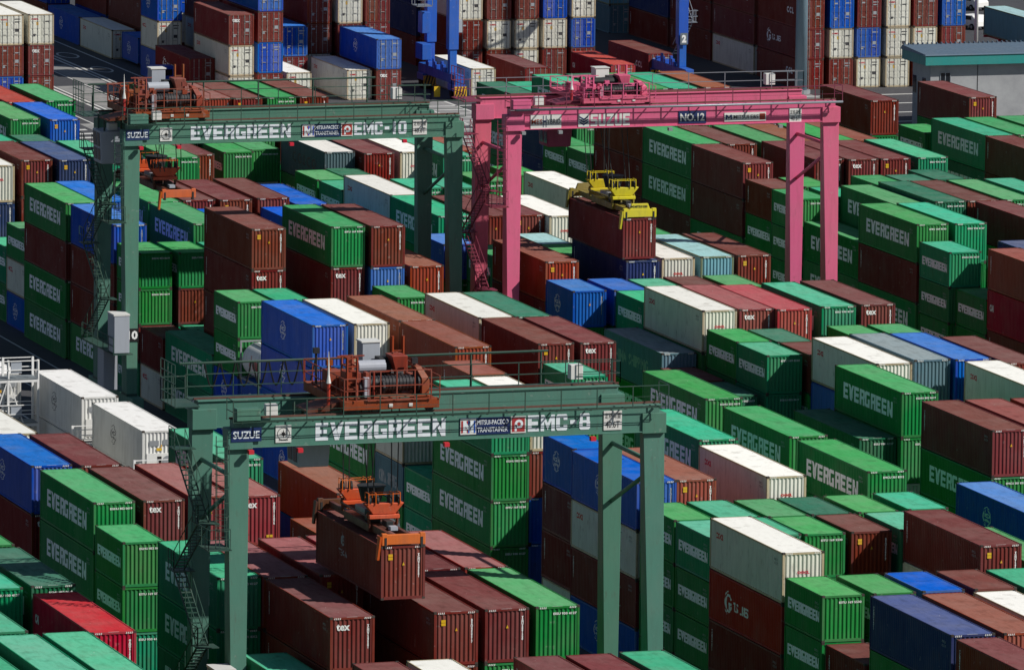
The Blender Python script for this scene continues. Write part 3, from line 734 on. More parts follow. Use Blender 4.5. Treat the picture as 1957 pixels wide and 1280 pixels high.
def M_logo(h):
    return shape([[(0, 0), (.24*h, 0), (.24*h, h), (0, h)], [(.24*h, h), (.24*h, .55*h), (.52*h, .1*h), (.52*h, .55*h)], [(.52*h, .55*h), (.52*h, .1*h), (.8*h, .55*h), (.8*h, h)], [(.8*h, 0), (1.04*h, 0), (1.04*h, h), (.8*h, h)]])
def P_logo(h): return join([(ring(.5*h, .55*h, .36*h, .2*h, 20), 0, 0), (rect(.14*h, .32*h, -.02*h, .5*h), 0, 0)])
def emblem(s):
    ms = [(ring(s/2, s/2, s*.43, s*.035, 24), 0, 0), (disc(s/2, s/2, s*.07), 0, 0)]
    for k in range(8):
        a = k*math.pi/4; b = .10; r = s*(.30 if k % 2 == 0 else .2)
        ms.append((shape([[(s/2+r*math.cos(a), s/2+r*math.sin(a)), (s/2+s*.075*math.cos(a+.6), s/2+s*.075*math.sin(a+.6)), (s/2+s*.075*math.cos(a-.6), s/2+s*.075*math.sin(a-.6))]]), 0, 0))
    ms.append((fit(font_text('EVERGREEN', 1, .03), s*.62, s*.1), s*.19, s*.05))
    return join(ms)
def evergreen_signs(num):
    A = []
    A.append((.16, .35, 1.66, .74, M['signblue'], [(fit(font_text('SUZUE', 1, .02), 1.45, .40), .1, .17, M['letter'])]))
    A.append((2.62, .22, .86, .92, M['signwhite'], [(emblem(.8), .03, .06, M['black'])]))
    A.append((4.82, .24, 7.2, .95, None, [(fit(block_text('EVERGREEN', .9, .81), 7.2, .95), 0, 0, M['letter'])]))
    A.append((12.82, .24, 2.78, .9, M['signblue'], [(rect(0, .88, 0, .86), .02, .02, M['signwhite']), (fit(M_logo(.6), .42, .66), .06, .1, M['signred']), (fit(M_logo(.6), .42, .66), .44, .1, M['blue']), (fit(M_logo(.6), .58, .6), .17, .15, M['letter']),
        (fit(font_text('MITSUI-PACECO', 1, .01), 1.74, .26), .96, .52, M['letter']), (fit(font_text('TRANSTAINER', 1, .01), 1.7, .26), .96, .12, M['letter'])]))
    A.append((15.66, .24, .84, .9, M['signwhite'], [(rect(0, .72, 0, .76), .06, .07, M['signred']), (P_logo(.66), .12, .12, M['letter'])]))
    A.append((16.62, .28, 3.6, .88, None, [(fit(block_text('EMC-'+num, .9, .9), 3.5 if len(num) == 1 else 3.8, .88), 0, 0, M['letter'])]))
    A.append((20.88, .2, 1.02, 1.04, M['signwhite'], [(fit(font_text('定格荷重', 1, .0), .9, .32), .06, .62, M['black']), (fit(font_text('40.6T', 1, .0), .8, .36), .1, .13, M['black'])]))
    return A
def signs_fix(A):
    # boards that overlap an earlier board sit a little prouder
    return A
def suzue_logo(h):
    ms = []
    for k in range(3):
        y = k*.28*h
        ms.append((shape([[(0, y+.32*h), (.5*h, y), (.5*h, y+.2*h), (0, y+.48*h)], [(.5*h, y), (h, y+.32*h), (h, y+.48*h), (.5*h, y+.2*h)]]), 0, 0))
    return join(ms)
PINK = [(1.8, .06, 2.25, .98, M['signwhite'], [(fit(font_text('MES', 1, .01), .8, .36), .06, .3, M['signred']), (fit(font_text('H', 1, .01), .26, .8), .9, .1, M['signblue']), (fit(font_text('YBRID', 1, .0), .98, .36), 1.2, .3, M['brownlet'])]),
        (5.3, .1, .8, .92, M['signwhite'], [(suzue_logo(.64), .08, .1, M['signblue'])]),
        (6.2, .12, 2.8, .86, None, [(fit(block_text('SUZUE', .8, .95), 2.9, .86), 0, 0, M['signwhite'])]),
        (12.7, .14, 2.05, .9, M['signblue'], [(fit(font_text('NO.12', 1, .03), 1.8, .56), .12, .16, M['signwhite'])]),
        (16.1, .2, 3.1, .62, M['signwhite'], [(fit(M_logo(.4), .46, .34), .1, .14, M['signblue']), (fit(font_text('MITSUI E&S', 1, .01), 1.85, .28), .68, .17, M['brownlet']), (rect(2.62, 3.02, .08, .52), 0, 0, M['signred'])]),
        (20.95, .0, .9, 1.0, M['signwhite'], [(fit(font_text('定格荷重', 1, .0), .8, .3), .05, .6, M['black']), (fit(font_text('40.6T', 1, .0), .7, .34), .1, .14, M['black'])])]
gantry('near green gantry crane lettered EMC-8 hoisting a rusty brown container', 115.16, 405.27, 19.95, 24.4, M['girder'], M['girder_dark'], M['orange'], 9.0, evergreen_signs('8'), M['cab'], '8', 9.15, 16.1)
gantry('far green gantry crane lettered EMC-10 with an empty orange spreader', 144.5, 535.28, 19.95, 24.6, M['girder'], M['girder_dark'], M['orange'], 3.5, evergreen_signs('10'), M['cab'], '10', 3.9, 17.8)
gantry('pink gantry crane numbered 12 with a yellow spreader', 171.3, 532.5, 20.62, 24.75, M['pink'], M['pink_dark'], M['pink'], 8.3, PINK, M['pink_dark'], '12', 9.05, 16.0, pipe=True, festoon=False, ts=.66)

# ------------------------------------------------------------------ spreaders
def spreader(label, X, Y, Z, mat, dark, head=1.7, txt=None):
    """Z is the container roof height it sits on; X, Y the centre"""
    R = empty('container_spreader', (X, Y, Z)); tag(R, label, 'spreader', 'container spreaders')
    mb = MB()
    for x in (-.62, .38):
        mb.box(x, x+.24, -5.75, 5.75, .16, .52)
    mb.box(-.8, .8, -2.3, 2.3, .14, .56); mb.build('main_beam', dark, R, .02)
    for s in (-1, 1):
        e = MB(); y = s*5.98; e.box(-1.21, 1.21, y-.13, y+.13, .06, .60); e.box(-1.2, -.9, y-.14, y+.14, .02, .66); e.box(.9, 1.2, y-.14, y+.14, .02, .66)
        if txt: e.prism([(-.75, y-.1, .60), (.75, y-.1, .60), (.75, y+.1, .60), (-.75, y+.1, .60)], [(-.6, y-.08, 1.0), (.6, y-.08, 1.0), (.6, y+.08, 1.0), (-.6, y+.08, 1.0)])
        emat = mat if s < 0 else dark; eo = e.build('end_beam', emat, R, .02)  # far end beam takes the dark paint: oil plus painted shade
        if txt and s < 0:
            inst('lettering', fit(font_text(txt, 1, .03), .95, .16), eo, (-.4, y-.115, .72), M['black'], (rad(85), 0, 0))
            inst('logo', fit(M_logo(.3), .2, .17), eo, (-.66, y-.115, .72), M['black'], (rad(85), 0, 0))
        for x in (-1.0, 1.0):
            tl = MB(); tl.box(x-.06, x+.06, y-.16, y+.16, -.10, .45); tl.build('twistlock', M['dark'], eo)
        for x in (-1, 1):
            g = MB(); x0, x1 = (x*1.22, x*1.32) if x > 0 else (x*1.32, x*1.22)
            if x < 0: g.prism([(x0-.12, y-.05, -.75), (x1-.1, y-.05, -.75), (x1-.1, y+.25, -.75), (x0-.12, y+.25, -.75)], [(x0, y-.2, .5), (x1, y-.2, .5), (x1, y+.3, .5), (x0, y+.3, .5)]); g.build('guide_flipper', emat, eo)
    for q in ((-.6, .0, -1.9, -.9, .56, 1.15), (.1, .6, .6, 1.7, .56, 1.0), (-.15, .25, -3.4, -2.6, .52, .85)): MB().box(*q).build('hydraulic_pack', M['dark'], R, .03)
    fr = MB()
    for x in (-.95, .95):
        for y in (-2.3, 2.6): fr.bar((x*.8, y, .5), (x*.85, y, head-.5), .09, 5)
    for z in (.95,):
        for y in (-2.3, 2.6): fr.bar((-.9, y, z), (.9, y, z), .06, 5)
        for x in (-.85, .85): fr.bar((x, -2.3, z), (x, 2.6, z), .06, 5)
    fr.build('support_frame', dark, R)
    for y in (-2.3, 2.6):
        h = MB()
        h.prism([(-.62, y-.22, head-.6), (.62, y-.22, head-.6), (.62, y+.22, head-.6), (-.62, y+.22, head-.6)], [(-1.1, y-.3, head), (1.1, y-.3, head), (1.1, y+.3, head), (-1.1, y+.3, head)])
        h.box(-.85, .85, y-.3, y+.3, head-.85, head-.62)
        ho = h.build('headblock', mat, R, .03)
        for x in (-.8, -.35, .35, .8): MB().bar((x-.05, y, head+.12), (x+.05, y, head+.12), .33, 14).build('sheave', M['dark'], ho)
        lp = MB()
        for x in (-.9, -.5, .45, .85): lp.bar((x, y-.34, head-.05), (x, y-.34, head+.55), .03, 4); lp.bar((x, y+.34, head-.05), (x, y+.34, head+.55), .03, 4); lp.bar((x, y-.34, head+.55), (x, y+.34, head+.55), .03, 4)
        for q in (-.34, .34): lp.bar((-.9, y+q, head+.5), (.85, y+q, head+.5), .025, 4)
        lp.build('sheave_guard', mat, ho)
    cc = MB(); cc.bar((.1, .2, head-.3), (.1, .2, head+.5), .55, 14, .75); cc.bar((.1, .2, head+.5), (.1, .2, head+.54), .8, 14); cc.build('cable_basket', M['dark'], R)
    bo = MB(); bo.box(-.5, .5, -1.2, 1.2, head-.95, head-.6); bo.box(-.2, .2, -4.4, -3.9, .52, .72); bo.build('junction_box', M['cab'], R)
    return R
HX, HY, HZ = 123.1, 403.4, 11.82
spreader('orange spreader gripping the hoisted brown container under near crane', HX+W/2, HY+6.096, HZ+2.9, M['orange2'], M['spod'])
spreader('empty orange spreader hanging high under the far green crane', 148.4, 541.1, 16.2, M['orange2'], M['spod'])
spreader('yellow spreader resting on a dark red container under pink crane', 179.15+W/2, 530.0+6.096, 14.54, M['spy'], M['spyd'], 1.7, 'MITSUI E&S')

IND = """
119.42 400.44 8.69 4 1 Rt dark red long container, on top, in front of the near green crane, leftmost of six
125.19 400.61 8.69 4 1 Rv dark red long, on top, in front of near green crane, third from left of six
116.97 413.56 8.69 4 1 Te teal green long container, on top, under the near green crane
149.31 413.53 8.69 4 1 Wo off-white long container, on top, behind a green one, right of the near green crane
149.31 387.50 8.69 4 1 Nv navy blue long container, on top, right of the near green crane
176.48 451.79 8.69 4 1 Rv dark red long, on top, in lane right of near crane, leftmost of two
160.82 413.12 8.69 4 1 Rv dark red long container, stacked on an off-white one, right of the near green crane
149.60 467.30 8.69 4 1 Te teal green long container, on top, left of an off-white one, behind the near green crane
149.30 438.57 8.69 4 1 Bc blue long container, on top, right of the near green crane
176.52 467.50 8.69 4 1 Ge green long container, on top, in the lane right of the near crane
131.24 438.89 8.69 4 1 Ov rusty orange-brown long container, on top, just behind the near green crane
116.88 439.16 8.69 4 1 Ge green long container, on top, just behind the near green crane
163.69 438.90 8.69 4 1 Ge green long container, on top, behind a teal green one, right of the near green crane
128.03 400.72 8.69 4 1 Rv dark red long container, stacked on a green one, in front of the near green crane
149.09 504.53 8.69 4 1 Bc blue long container, on top, in front of the far green crane
130.89 400.82 8.69 4 1 Ge green long container, on top, in front of the near green crane
149.60 467.30 5.79 4 1 Ge green long container, second from top, left of an off-white one, behind the near green crane
149.60 467.30 2.90 4 1 Ge green long container, third from top, behind the near green crane
116.97 413.56 5.79 4 1 Te teal green long container, second from top, under the near green crane
157.29 438.57 8.69 4 1 Wo off-white long container, on top, right of the near green crane, leftmost of three
152.54 531.06 11.58 4 1 Rv dark red long container, stacked on a dark red one, under the far green crane
176.39 505.10 8.69 4 1 Wo off-white long container, on top, well in front of the pink crane
158.22 530.99 11.58 4 1 Ge green long container, on top, under the far green crane
131.34 481.76 5.79 4 1 Kc white long container, on top, in front of a white one, among the white refrigerated containers
160.93 492.98 8.69 4 1 Rv dark red long container, on top, behind a teal green one, behind the near green crane
149.31 413.53 5.79 4 1 Xs bright red long container, second from top, right of the near green crane
149.09 504.53 5.79 4 1 Bc blue long container, second from top, in front of the far green crane
106.61 400.97 8.38 4 1 Xi bright red long container, on top, left of the near green crane
122.78 439.87 8.69 4 1 Pv faded pinkish red long container, on top, just behind the near green crane, leftmost of two
131.24 496.20 5.79 4 1 Kc white long container, on top, behind a white one, among the white refrigerated containers
125.51 439.31 8.69 4 1 Pt faded pinkish red long container, on top, just behind the near green crane, rightmost of two
206.27 543.78 8.69 4 1 Ge green long container, on top, right of the pink crane
163.75 468.04 8.69 4 1 Ge green long container, on top, behind the near green crane, second from left of three
173.74 530.76 8.69 4 1 Ov rusty orange-brown long container, on top, just before the pink crane
155.28 492.90 8.69 4 1 Ov rusty orange-brown long container, on top, behind the near green crane
163.68 452.52 8.69 4 1 Ge green long container, on top, behind a green one, behind the near green crane
119.82 439.15 8.69 4 1 Rt dark red long container, on top, just behind the near green crane, rightmost of two
157.99 452.58 8.69 4 1 Te teal green long container, on top, behind an off-white one, behind the near green crane
149.30 438.57 5.79 4 1 Wo off-white long container, second from top, right of the near green crane
149.30 438.57 2.90 4 1 Rv dark red long container, beneath an off-white one, right of the near green crane
116.74 452.74 8.69 4 1 Bc blue long container, on top, just behind the near green crane
230.44 618.69 8.69 4 1 Rv dark red long container, on top, at far right by the grey building, leftmost of three
149.60 492.05 2.90 4 1 Ge green long container, on top, behind an off-white one, behind the near green crane
122.61 413.14 8.69 4 1 Pv faded pinkish red long, on top, under near green crane, second from left of four
206.14 581.31 8.69 4 1 Rv dark red long container, on top, behind a dark red one, beyond the pink girder
149.59 556.68 8.69 4 1 Bc blue long container, on top, behind a green one, behind the far green crane
173.81 505.80 5.79 4 1 Sh slate grey long container, stacked on a green one, well in front of the pink crane
128.26 452.36 8.69 4 1 Te teal green long container, on top, just behind the near green crane
173.73 438.44 5.79 4 1 Bc blue long container, on top, in the lane right of the near crane
151.95 504.49 8.69 4 1 Wn off-white long container, stacked on a dark red one, in front of the far green crane
174.35 632.27 8.69 4 1 Ge green long container, stacked on a green one, behind the far green girder
209.13 631.05 8.69 4 1 Te teal green long container, on top, right of a navy blue one, behind the pink girder
179.35 529.78 8.69 4 1 Nv navy blue long container, on top, just before the pink crane
179.27 479.43 8.69 4 1 Wo off-white long container, stacked on a blue one, in the lane right of the near crane
187.95 567.63 8.69 4 1 Wo off-white long container, stacked on a dark red one, under the pink crane
158.22 530.99 8.69 4 1 Rt dark red long container, beneath a green one, under the far green crane
173.85 556.18 8.69 4 1 Te teal green long container, on top, under the pink crane
149.09 504.53 2.90 4 1 Bc blue long container, third from top, in front of the far green crane
152.31 468.02 8.69 4 1 Wo off-white long container, on top, behind the near green crane
206.49 556.27 5.79 4 1 Ge green long container, on top, left of a green one, behind the pink crane's right legs
149.80 531.27 2.90 4 1 Te teal green long container, on top, under the far green crane
173.98 468.12 5.79 4 1 De dull dark green long container, on top, in the lane right of the near crane
212.26 582.16 8.69 4 1 Rv dark red long container, on top, beyond the pink girder, third from left of five
149.36 569.43 8.69 4 1 Ge green long container, on top, left of a blue one, behind the far green crane
160.98 530.60 11.58 4 1 Rv dark red long container, on top, right of a green one, under the far green crane
241.23 624.25 8.08 4 1 Rv dark red long, on top, at far right by grey building, second from left of three
106.66 413.60 8.69 4 1 De dull dark green long container, on top, left of the near green crane
230.92 593.89 8.69 4 1 Te teal green long container, on top, at far right by the grey building
116.88 439.16 5.79 4 1 Ge green long container, second from top, just behind the near green crane
176.48 451.79 5.79 4 1 Ge green long container, beneath a dark red one, in the lane right of the near crane
149.31 413.53 2.90 4 1 Rv dark red long container, beneath a bright red one, right of the near green crane
206.27 543.78 5.79 4 1 Rv dark red long container, second from top, right of the pink crane
182.22 480.36 8.69 4 1 Sn slate grey long container, on top, well in front of the pink crane, rightmost of two
163.77 492.84 8.69 4 1 Rt dark red long container, stacked on a dark red one, behind the near green crane
206.36 593.71 8.69 4 1 Ge green long container, on top, left of a dark red one, beyond the pink girder
164.06 594.33 8.69 4 1 Ge green long container, on top, behind the far green crane, third from left of four
176.70 594.99 8.69 4 1 Wk off-white long container, stacked on a green one, between far green and pink cranes
206.40 606.13 8.69 4 1 Rv dark red long container, on top, behind the pink girder
152.17 387.32 8.69 4 1 Ov rusty orange-brown long container, on top, right of the near green crane, rightmost of two
149.30 438.57 0.00 4 1 Bc blue long container, fourth from top, right of the near green crane
151.78 438.66 8.69 4 1 Ov rusty orange-brown long container, on top, right of the near green crane, leftmost of two
220.10 724.20 2.90 4 1 Bc blue long container, on top, far yard left of the blue crane, rightmost of three
217.40 724.80 0.00 4 1 Wo off-white long container, on the ground, far yard left of the blue crane, rightmost of three
204.91 721.60 5.79 4 1 Rt dark red long, on top, far yard left of blue crane, second from left of four
160.85 505.42 8.69 4 1 Wo off-white long container, on top, in front of the far green crane, rightmost of two
185.17 467.03 8.69 4 1 Wo off-white long container, on top, in the lane right of the near crane, rightmost of two
184.83 505.01 8.69 4 1 Te teal green long container, on top, well in front of the pink crane
125.41 413.38 8.69 4 1 Pv faded pinkish red long, on top, under near green crane, third from left of four
103.72 387.81 8.69 4 1 Te teal green long container, on top, left of the near green crane, rightmost of three
100.95 387.70 8.69 4 1 Te teal green long, on top, left of near green crane, second from left of three
152.54 531.06 8.69 4 1 Rt dark red long container, second from top, under the far green crane, leftmost of two
210.69 651.31 5.79 4 1 De dull dark green long container, stacked on a green one, behind the pink girder
149.16 374.28 8.69 4 1 Rv dark red long container, on top, right of the near green crane, rightmost of two
119.48 413.14 8.69 4 1 Pv faded pinkish red long container, stacked on a dark red one, under the near green crane
155.36 556.10 8.69 4 1 Ge green long container, on top, in front of a green one, behind the far green crane
206.14 581.31 5.79 4 1 Rv dark red long container, second from top, beyond the pink girder
262.30 723.90 2.90 4 1 Rs dark red long, third from top, far yard behind pink crane, third from left of four
262.30 723.90 0.00 4 1 Rl dark red long, fourth from top, far yard behind pink crane, third from left of six
128.18 413.37 8.69 4 1 Rv dark red long container, on top, under the near green crane
229.20 723.40 0.00 4 1 Wo off-white long container, on the ground, far yard between the blue legs
202.43 726.21 1.25 4 1 Rs dark red long container, on a trailer, far yard left of the blue crane
176.80 555.54 8.69 4 1 Rv dark red long container, on top, left of a dark red one, under the pink crane
130.90 413.34 8.69 4 1 Pv faded pinkish red long container, on top, behind a green one, under the near green crane
149.80 531.27 0.00 4 1 Te teal green long container, second from top, under the far green crane
187.78 505.31 8.69 4 1 Rt dark red long container, on top, well in front of the pink crane
232.60 738.40 2.90 4 1 Rv dark red long container, second from top, far yard between the blue legs
149.59 556.68 2.90 4 1 Rv dark red long container, third from top, behind the far green crane
149.59 556.68 0.00 4 1 Ge green long container, fourth from top, behind the far green crane, rightmost of two
149.59 556.68 5.79 4 1 Rv dark red long container, second from top, behind a green one, behind the far green crane
181.50 504.46 8.69 4 1 Xv bright red long container, on top, well in front of the pink crane
149.36 569.43 5.79 4 1 Rv dark red long container, second from top, behind a blue one, behind the far green crane
187.96 530.81 8.69 4 1 Rv dark red long container, on top, just before the pink crane
173.98 568.62 8.69 4 1 Wo off-white long container, on top, behind a teal green one, under the pink crane
149.36 569.43 0.00 4 1 Ge green long container, fourth from top, left of a blue one, behind the far green crane
149.36 569.43 2.90 4 1 Ge green long container, third from top, behind the far green crane
206.36 593.71 5.79 4 1 Ge green long container, second from top, beyond the pink girder
151.95 504.49 5.79 4 1 Rv dark red long container, beneath an off-white one, in front of the far green crane
206.40 606.13 5.79 4 1 Rv dark red long container, second from top, behind the pink girder
209.13 543.56 8.69 4 1 Te teal green long container, on top, right of the pink crane
184.90 480.02 8.69 4 1 Bc blue long container, on top, well in front of the pink crane
215.24 543.26 8.69 4 1 Rv dark red long container, on top, right of the pink crane
262.30 723.90 5.79 4 1 Rl dark red long, second from top, far yard behind pink crane, second from left of four
206.50 517.94 8.69 4 1 Ov rusty orange-brown long container, on top, right of the pink crane
179.02 505.08 8.69 4 1 Pt faded pinkish red long container, on top, well in front of the pink crane
119.61 452.18 8.69 4 1 Rv dark red long container, on top, just behind the near green crane, leftmost of two
155.30 505.35 8.69 4 1 Ov rusty orange-brown long container, on top, in front of the far green crane
220.18 630.99 8.69 4 1 Ov rusty orange-brown long container, on top, behind the pink girder
185.18 530.74 8.69 4 1 An pale aqua long container, on top, just before the pink crane
116.74 452.74 5.79 4 1 Rt dark red long container, second from top, just behind the near green crane
152.65 595.29 8.69 4 1 Rv dark red long container, on top, right of an off-white one, behind the far green crane
182.42 593.80 8.69 4 1 Wo off-white long container, on top, between far green and pink cranes, rightmost of two
204.91 721.60 2.90 4 1 Wo off-white long container, second from top, far yard left of the blue crane, rightmost of two
230.82 581.45 8.69 4 1 Rv dark red long container, on top, at far right by the grey building, rightmost of three
204.90 763.60 0.00 4 1 Wo off-white long container, on the ground, far yard left of the blue crane, leftmost of three
182.22 530.56 8.69 4 1 Wo off-white long container, on top, just before the pink crane
181.73 554.39 8.69 4 1 Wo off-white long container, on top, right of a dark red one, under the pink crane
179.47 593.58 8.69 4 1 Rv dark red long container, on top, between far green and pink cranes
206.50 517.94 5.79 4 1 Xi bright red long container, second from top, right of the pink crane
210.69 651.31 2.90 4 1 Ge green long container, beneath a dull dark green one, behind the pink girder
155.46 594.65 8.69 4 1 Nv navy blue long container, on top, behind the far green crane
209.59 556.75 8.38 4 1 Ge green long container, on top, right of a green one, behind the pink crane's right legs
217.20 630.62 8.69 4 1 Te teal green long container, on top, left of a rusty orange-brown one, behind the pink girder
184.92 590.60 8.69 4 1 Te teal green long container, on top, between far green and pink cranes
214.75 630.87 8.69 4 1 Ge green long container, on top, behind the pink girder
249.83 732.09 0.00 4 1 Rl dark red long container, on the ground, far yard between the blue legs, rightmost of two
161.45 620.50 8.69 4 1 Bv blue long container, on top, beside the road at far left
158.37 594.67 8.69 4 1 Te teal green long container, on top, behind the far green crane
155.42 568.67 8.69 4 1 Ge green long container, on top, right of a blue one, behind the far green crane
186.80 726.00 5.79 4 1 Wn off-white long, on top, far yard left of blue crane, second from left of three
262.20 736.80 2.90 4 1 Rv dark red long, third from top, far yard behind pink crane, second from left of four
163.85 530.73 8.69 4 1 Ov rusty orange-brown long container, on top, under the far green crane
262.20 736.80 0.00 4 1 Wo off-white long container, fourth from top, far yard behind the pink crane, leftmost of three
179.25 555.39 8.69 4 1 Rv dark red long container, on top, left of an off-white one, under the pink crane
177.37 632.11 8.69 4 1 Pv faded pinkish red long container, on top, behind the far green girder
206.40 606.13 2.90 4 1 Rv dark red long container, third from top, behind the pink girder
214.86 581.57 8.69 4 1 Rt dark red long container, on top, beyond the pink girder, fourth from left of five
262.20 749.70 0.00 4 1 Rv dark red long, fourth from top, far yard behind pink crane, second from left of six
212.02 630.94 8.69 4 1 De dull dark green long container, on top, left of a green one, behind the pink girder
234.40 723.00 0.00 4 1 Rv dark red long container, on the ground, far yard between the blue legs, leftmost of two
212.25 555.80 8.69 4 1 De dull dark green long container, on top, behind the pink crane's right legs
149.60 467.30 0.00 4 1 Ge green long container, fourth from top, behind the near green crane
149.09 504.53 0.00 4 1 Bc blue long container, fourth from top, in front of the far green crane
155.28 492.90 5.79 4 1 Rv dark red long container, beneath a rusty orange-brown one, behind the near green crane
220.57 581.48 8.69 4 1 Te teal green long container, on top, beyond the pink girder
262.20 762.60 0.00 4 1 Rv dark red long container, beneath a navy blue one, far yard behind the pink crane
163.85 568.98 8.69 4 1 Rv dark red long container, on top, left of a blue one, behind the far green crane
243.20 723.70 0.00 4 1 Xi bright red long container, on the ground, far yard between the blue legs
217.47 581.42 8.69 4 1 Rv dark red long container, on top, left of a teal green one, beyond the pink girder
130.99 375.19 8.69 4 1 Te teal green long container, on top, in front of the near green crane, rightmost of two
204.90 776.30 0.00 4 1 Bc blue long container, on the ground, far yard left of the blue crane
262.20 749.70 2.90 4 1 Rv dark red long container, third from top, far yard behind the pink crane, leftmost of four
206.36 593.71 2.90 4 1 Rv dark red long container, third from top, beyond the pink girder
187.61 477.76 8.69 4 1 Rv dark red long, on top, in lane right of near crane, rightmost of two
217.50 738.50 5.79 4 1 Rv dark red long, on top, far yard left of blue crane, third from left of four
182.67 631.69 8.69 4 1 Ge green long container, on top, left of a dark red one, behind the far green girder
232.60 738.40 5.79 4 1 Wo off-white long container, stacked on a dark red one, far yard between the blue legs
185.44 631.64 8.69 4 1 Rv dark red long container, on top, right of a green one, behind the far green girder
160.91 568.69 8.69 4 1 Rv dark red long container, on top, behind the far green crane, fourth from left of five
158.47 621.51 8.69 4 1 Ge green long container, on top, left of a blue one, beside the road at far left
127.70 507.50 5.79 4 1 Kc white long container, on top, among the white refrigerated containers, leftmost of three
116.40 394.50 5.79 4 1 Te teal green long container, on top, in front of the near green crane, leftmost of two
208.30 723.60 5.79 4 1 Rv dark red long, second from top, far yard left of blue crane, fifth of ten
163.42 505.28 8.69 4 1 De dull dark green long container, on top, in front of the far green crane
176.52 467.50 5.79 4 1 Ge green long container, beneath a green one, in the lane right of the near crane
158.19 569.08 8.69 4 1 Rv dark red long container, on top, behind the far green crane, second from left of five
173.81 505.80 2.90 4 1 Ge green long container, beneath a slate grey one, well in front of the pink crane
179.85 631.79 8.69 4 1 Rv dark red long container, on top, left of a green one, behind the far green girder
164.48 633.31 8.69 4 1 Ge green long container, on top, beside the road at far left, rightmost of two
220.10 724.20 0.00 4 1 Rt dark red long, second from top, far yard left of blue crane, rightmost of ten
186.80 726.00 2.90 4 1 Rt dark red long, second from top, far yard left of blue crane, third of ten
151.84 569.92 8.69 4 1 Bc blue long container, on top, left of a green one, behind the far green crane
232.40 751.50 2.90 4 1 Nv navy blue long container, second from top, far yard between the blue legs
208.30 723.60 2.90 4 1 Bc blue long container, third from top, far yard left of the blue crane, rightmost of two
265.30 723.90 2.90 4 1 Wo off-white long container, third from top, far yard behind the pink crane, leftmost of three
206.27 543.78 2.90 4 1 Ge green long container, third from top, right of the pink crane
128.03 374.97 8.69 4 1 Rv dark red long container, on top, in front of the near green crane, rightmost of six
271.10 724.00 2.90 4 1 Wo off-white long, third from top, far yard behind pink crane, second from left of three
271.10 724.00 0.00 4 1 Wo off-white long container, fourth from top, far yard behind the pink crane, rightmost of three
183.90 726.00 5.79 4 1 Wo off-white long container, on top, far yard left of the blue crane, leftmost of three
214.60 736.80 2.90 4 1 Bc blue long, on top, far yard left of blue crane, second from left of three
155.07 387.22 8.69 4 1 Wo off-white long container, on top, right of the near green crane, rightmost of three
235.50 738.40 2.90 4 1 Wo off-white long container, second from top, far yard between the blue legs, leftmost of three
265.30 723.90 5.79 4 1 Bc blue long container, second from top, far yard behind the pink crane, leftmost of two
244.10 738.50 2.90 4 1 Bc blue long container, second from top, far yard between the blue legs
276.80 724.00 2.90 4 1 Rv dark red long container, beneath a blue one, far yard behind the pink crane
241.20 738.50 2.90 4 1 Wo off-white long container, beneath a blue one, far yard between the blue legs
179.34 451.74 8.69 4 1 Pv faded pinkish red long container, on top, in the lane right of the near crane
125.28 375.09 8.69 4 1 Rv dark red long, on top, in front of near green crane, fifth from left of six
125.19 400.61 5.79 4 1 Rv dark red long, second from top, in front of near green crane, rightmost of two
214.77 555.71 8.69 4 1 Rv dark red long container, on top, behind the pink crane's right legs
217.72 555.71 8.69 4 1 Ge green long container, on top, behind the pink crane's right legs, rightmost of three
238.30 738.40 2.90 4 1 Wo off-white long, second from top, far yard between blue legs, second from left of three
209.84 595.41 8.38 4 1 Rv dark red long container, on top, left of a green one, beyond the pink girder
268.20 724.20 2.90 4 1 Bc blue long container, third from top, far yard behind the pink crane
273.90 724.00 2.90 4 1 Wo off-white long container, third from top, far yard behind the pink crane, rightmost of three
268.20 724.20 0.00 4 1 Wo off-white long, fourth from top, far yard behind pink crane, second from left of three
160.98 530.60 8.69 4 1 Bc blue long container, second from top, under the far green crane
271.10 724.00 5.79 4 1 Wo off-white long container, second from top, far yard behind the pink crane
167.00 600.60 8.08 4 1 Rv dark red long container, on top, behind the far green crane, third from left of five
232.60 738.40 0.00 4 1 Rv dark red long container, beneath a dark red one, far yard between the blue legs
217.50 738.50 2.90 4 1 Rv dark red long, second from top, far yard left of blue crane, seventh of ten
268.20 724.20 5.79 4 1 Rv dark red long, second from top, far yard behind pink crane, third from left of four
207.90 764.00 2.90 4 1 Rv dark red long, second from top, far yard left of blue crane, fourth of ten
276.80 724.00 0.00 4 1 Rv dark red long container, fourth from top, far yard behind the pink crane, rightmost of six
265.30 723.90 0.00 4 1 Rv dark red long, fourth from top, far yard behind pink crane, fourth from left of six
183.90 726.00 2.90 4 1 Rv dark red long, second from top, far yard left of blue crane, leftmost of ten
276.80 724.00 5.79 4 1 Bc blue long container, beneath a blue one, far yard behind the pink crane
273.90 724.00 5.79 4 1 Rv dark red long container, second from top, far yard behind the pink crane, rightmost of four
220.40 738.00 5.79 4 1 Wo off-white long container, on top, behind a blue one, far yard left of the blue crane
273.90 724.00 0.00 4 1 Rv dark red long, fourth from top, far yard behind pink crane, fifth from left of six
212.85 595.68 8.38 4 1 Ge green long container, on top, right of a dark red one, beyond the pink girder
206.49 556.27 2.90 4 1 Ge green long container, second from top, behind the pink crane's right legs
232.40 751.50 0.00 4 1 Rv dark red long container, beneath a navy blue one, far yard between the blue legs
223.30 738.50 5.79 4 1 Rv dark red long container, on top, far yard left of the blue crane, rightmost of four
152.31 468.02 5.79 4 1 Rv dark red long container, beneath an off-white one, behind the near green crane
152.31 468.02 2.90 4 1 Bc blue long container, third from top, behind the near green crane
218.35 595.84 8.38 4 1 Ge green long container, on top, right of a rusty orange-brown one, beyond the pink girder
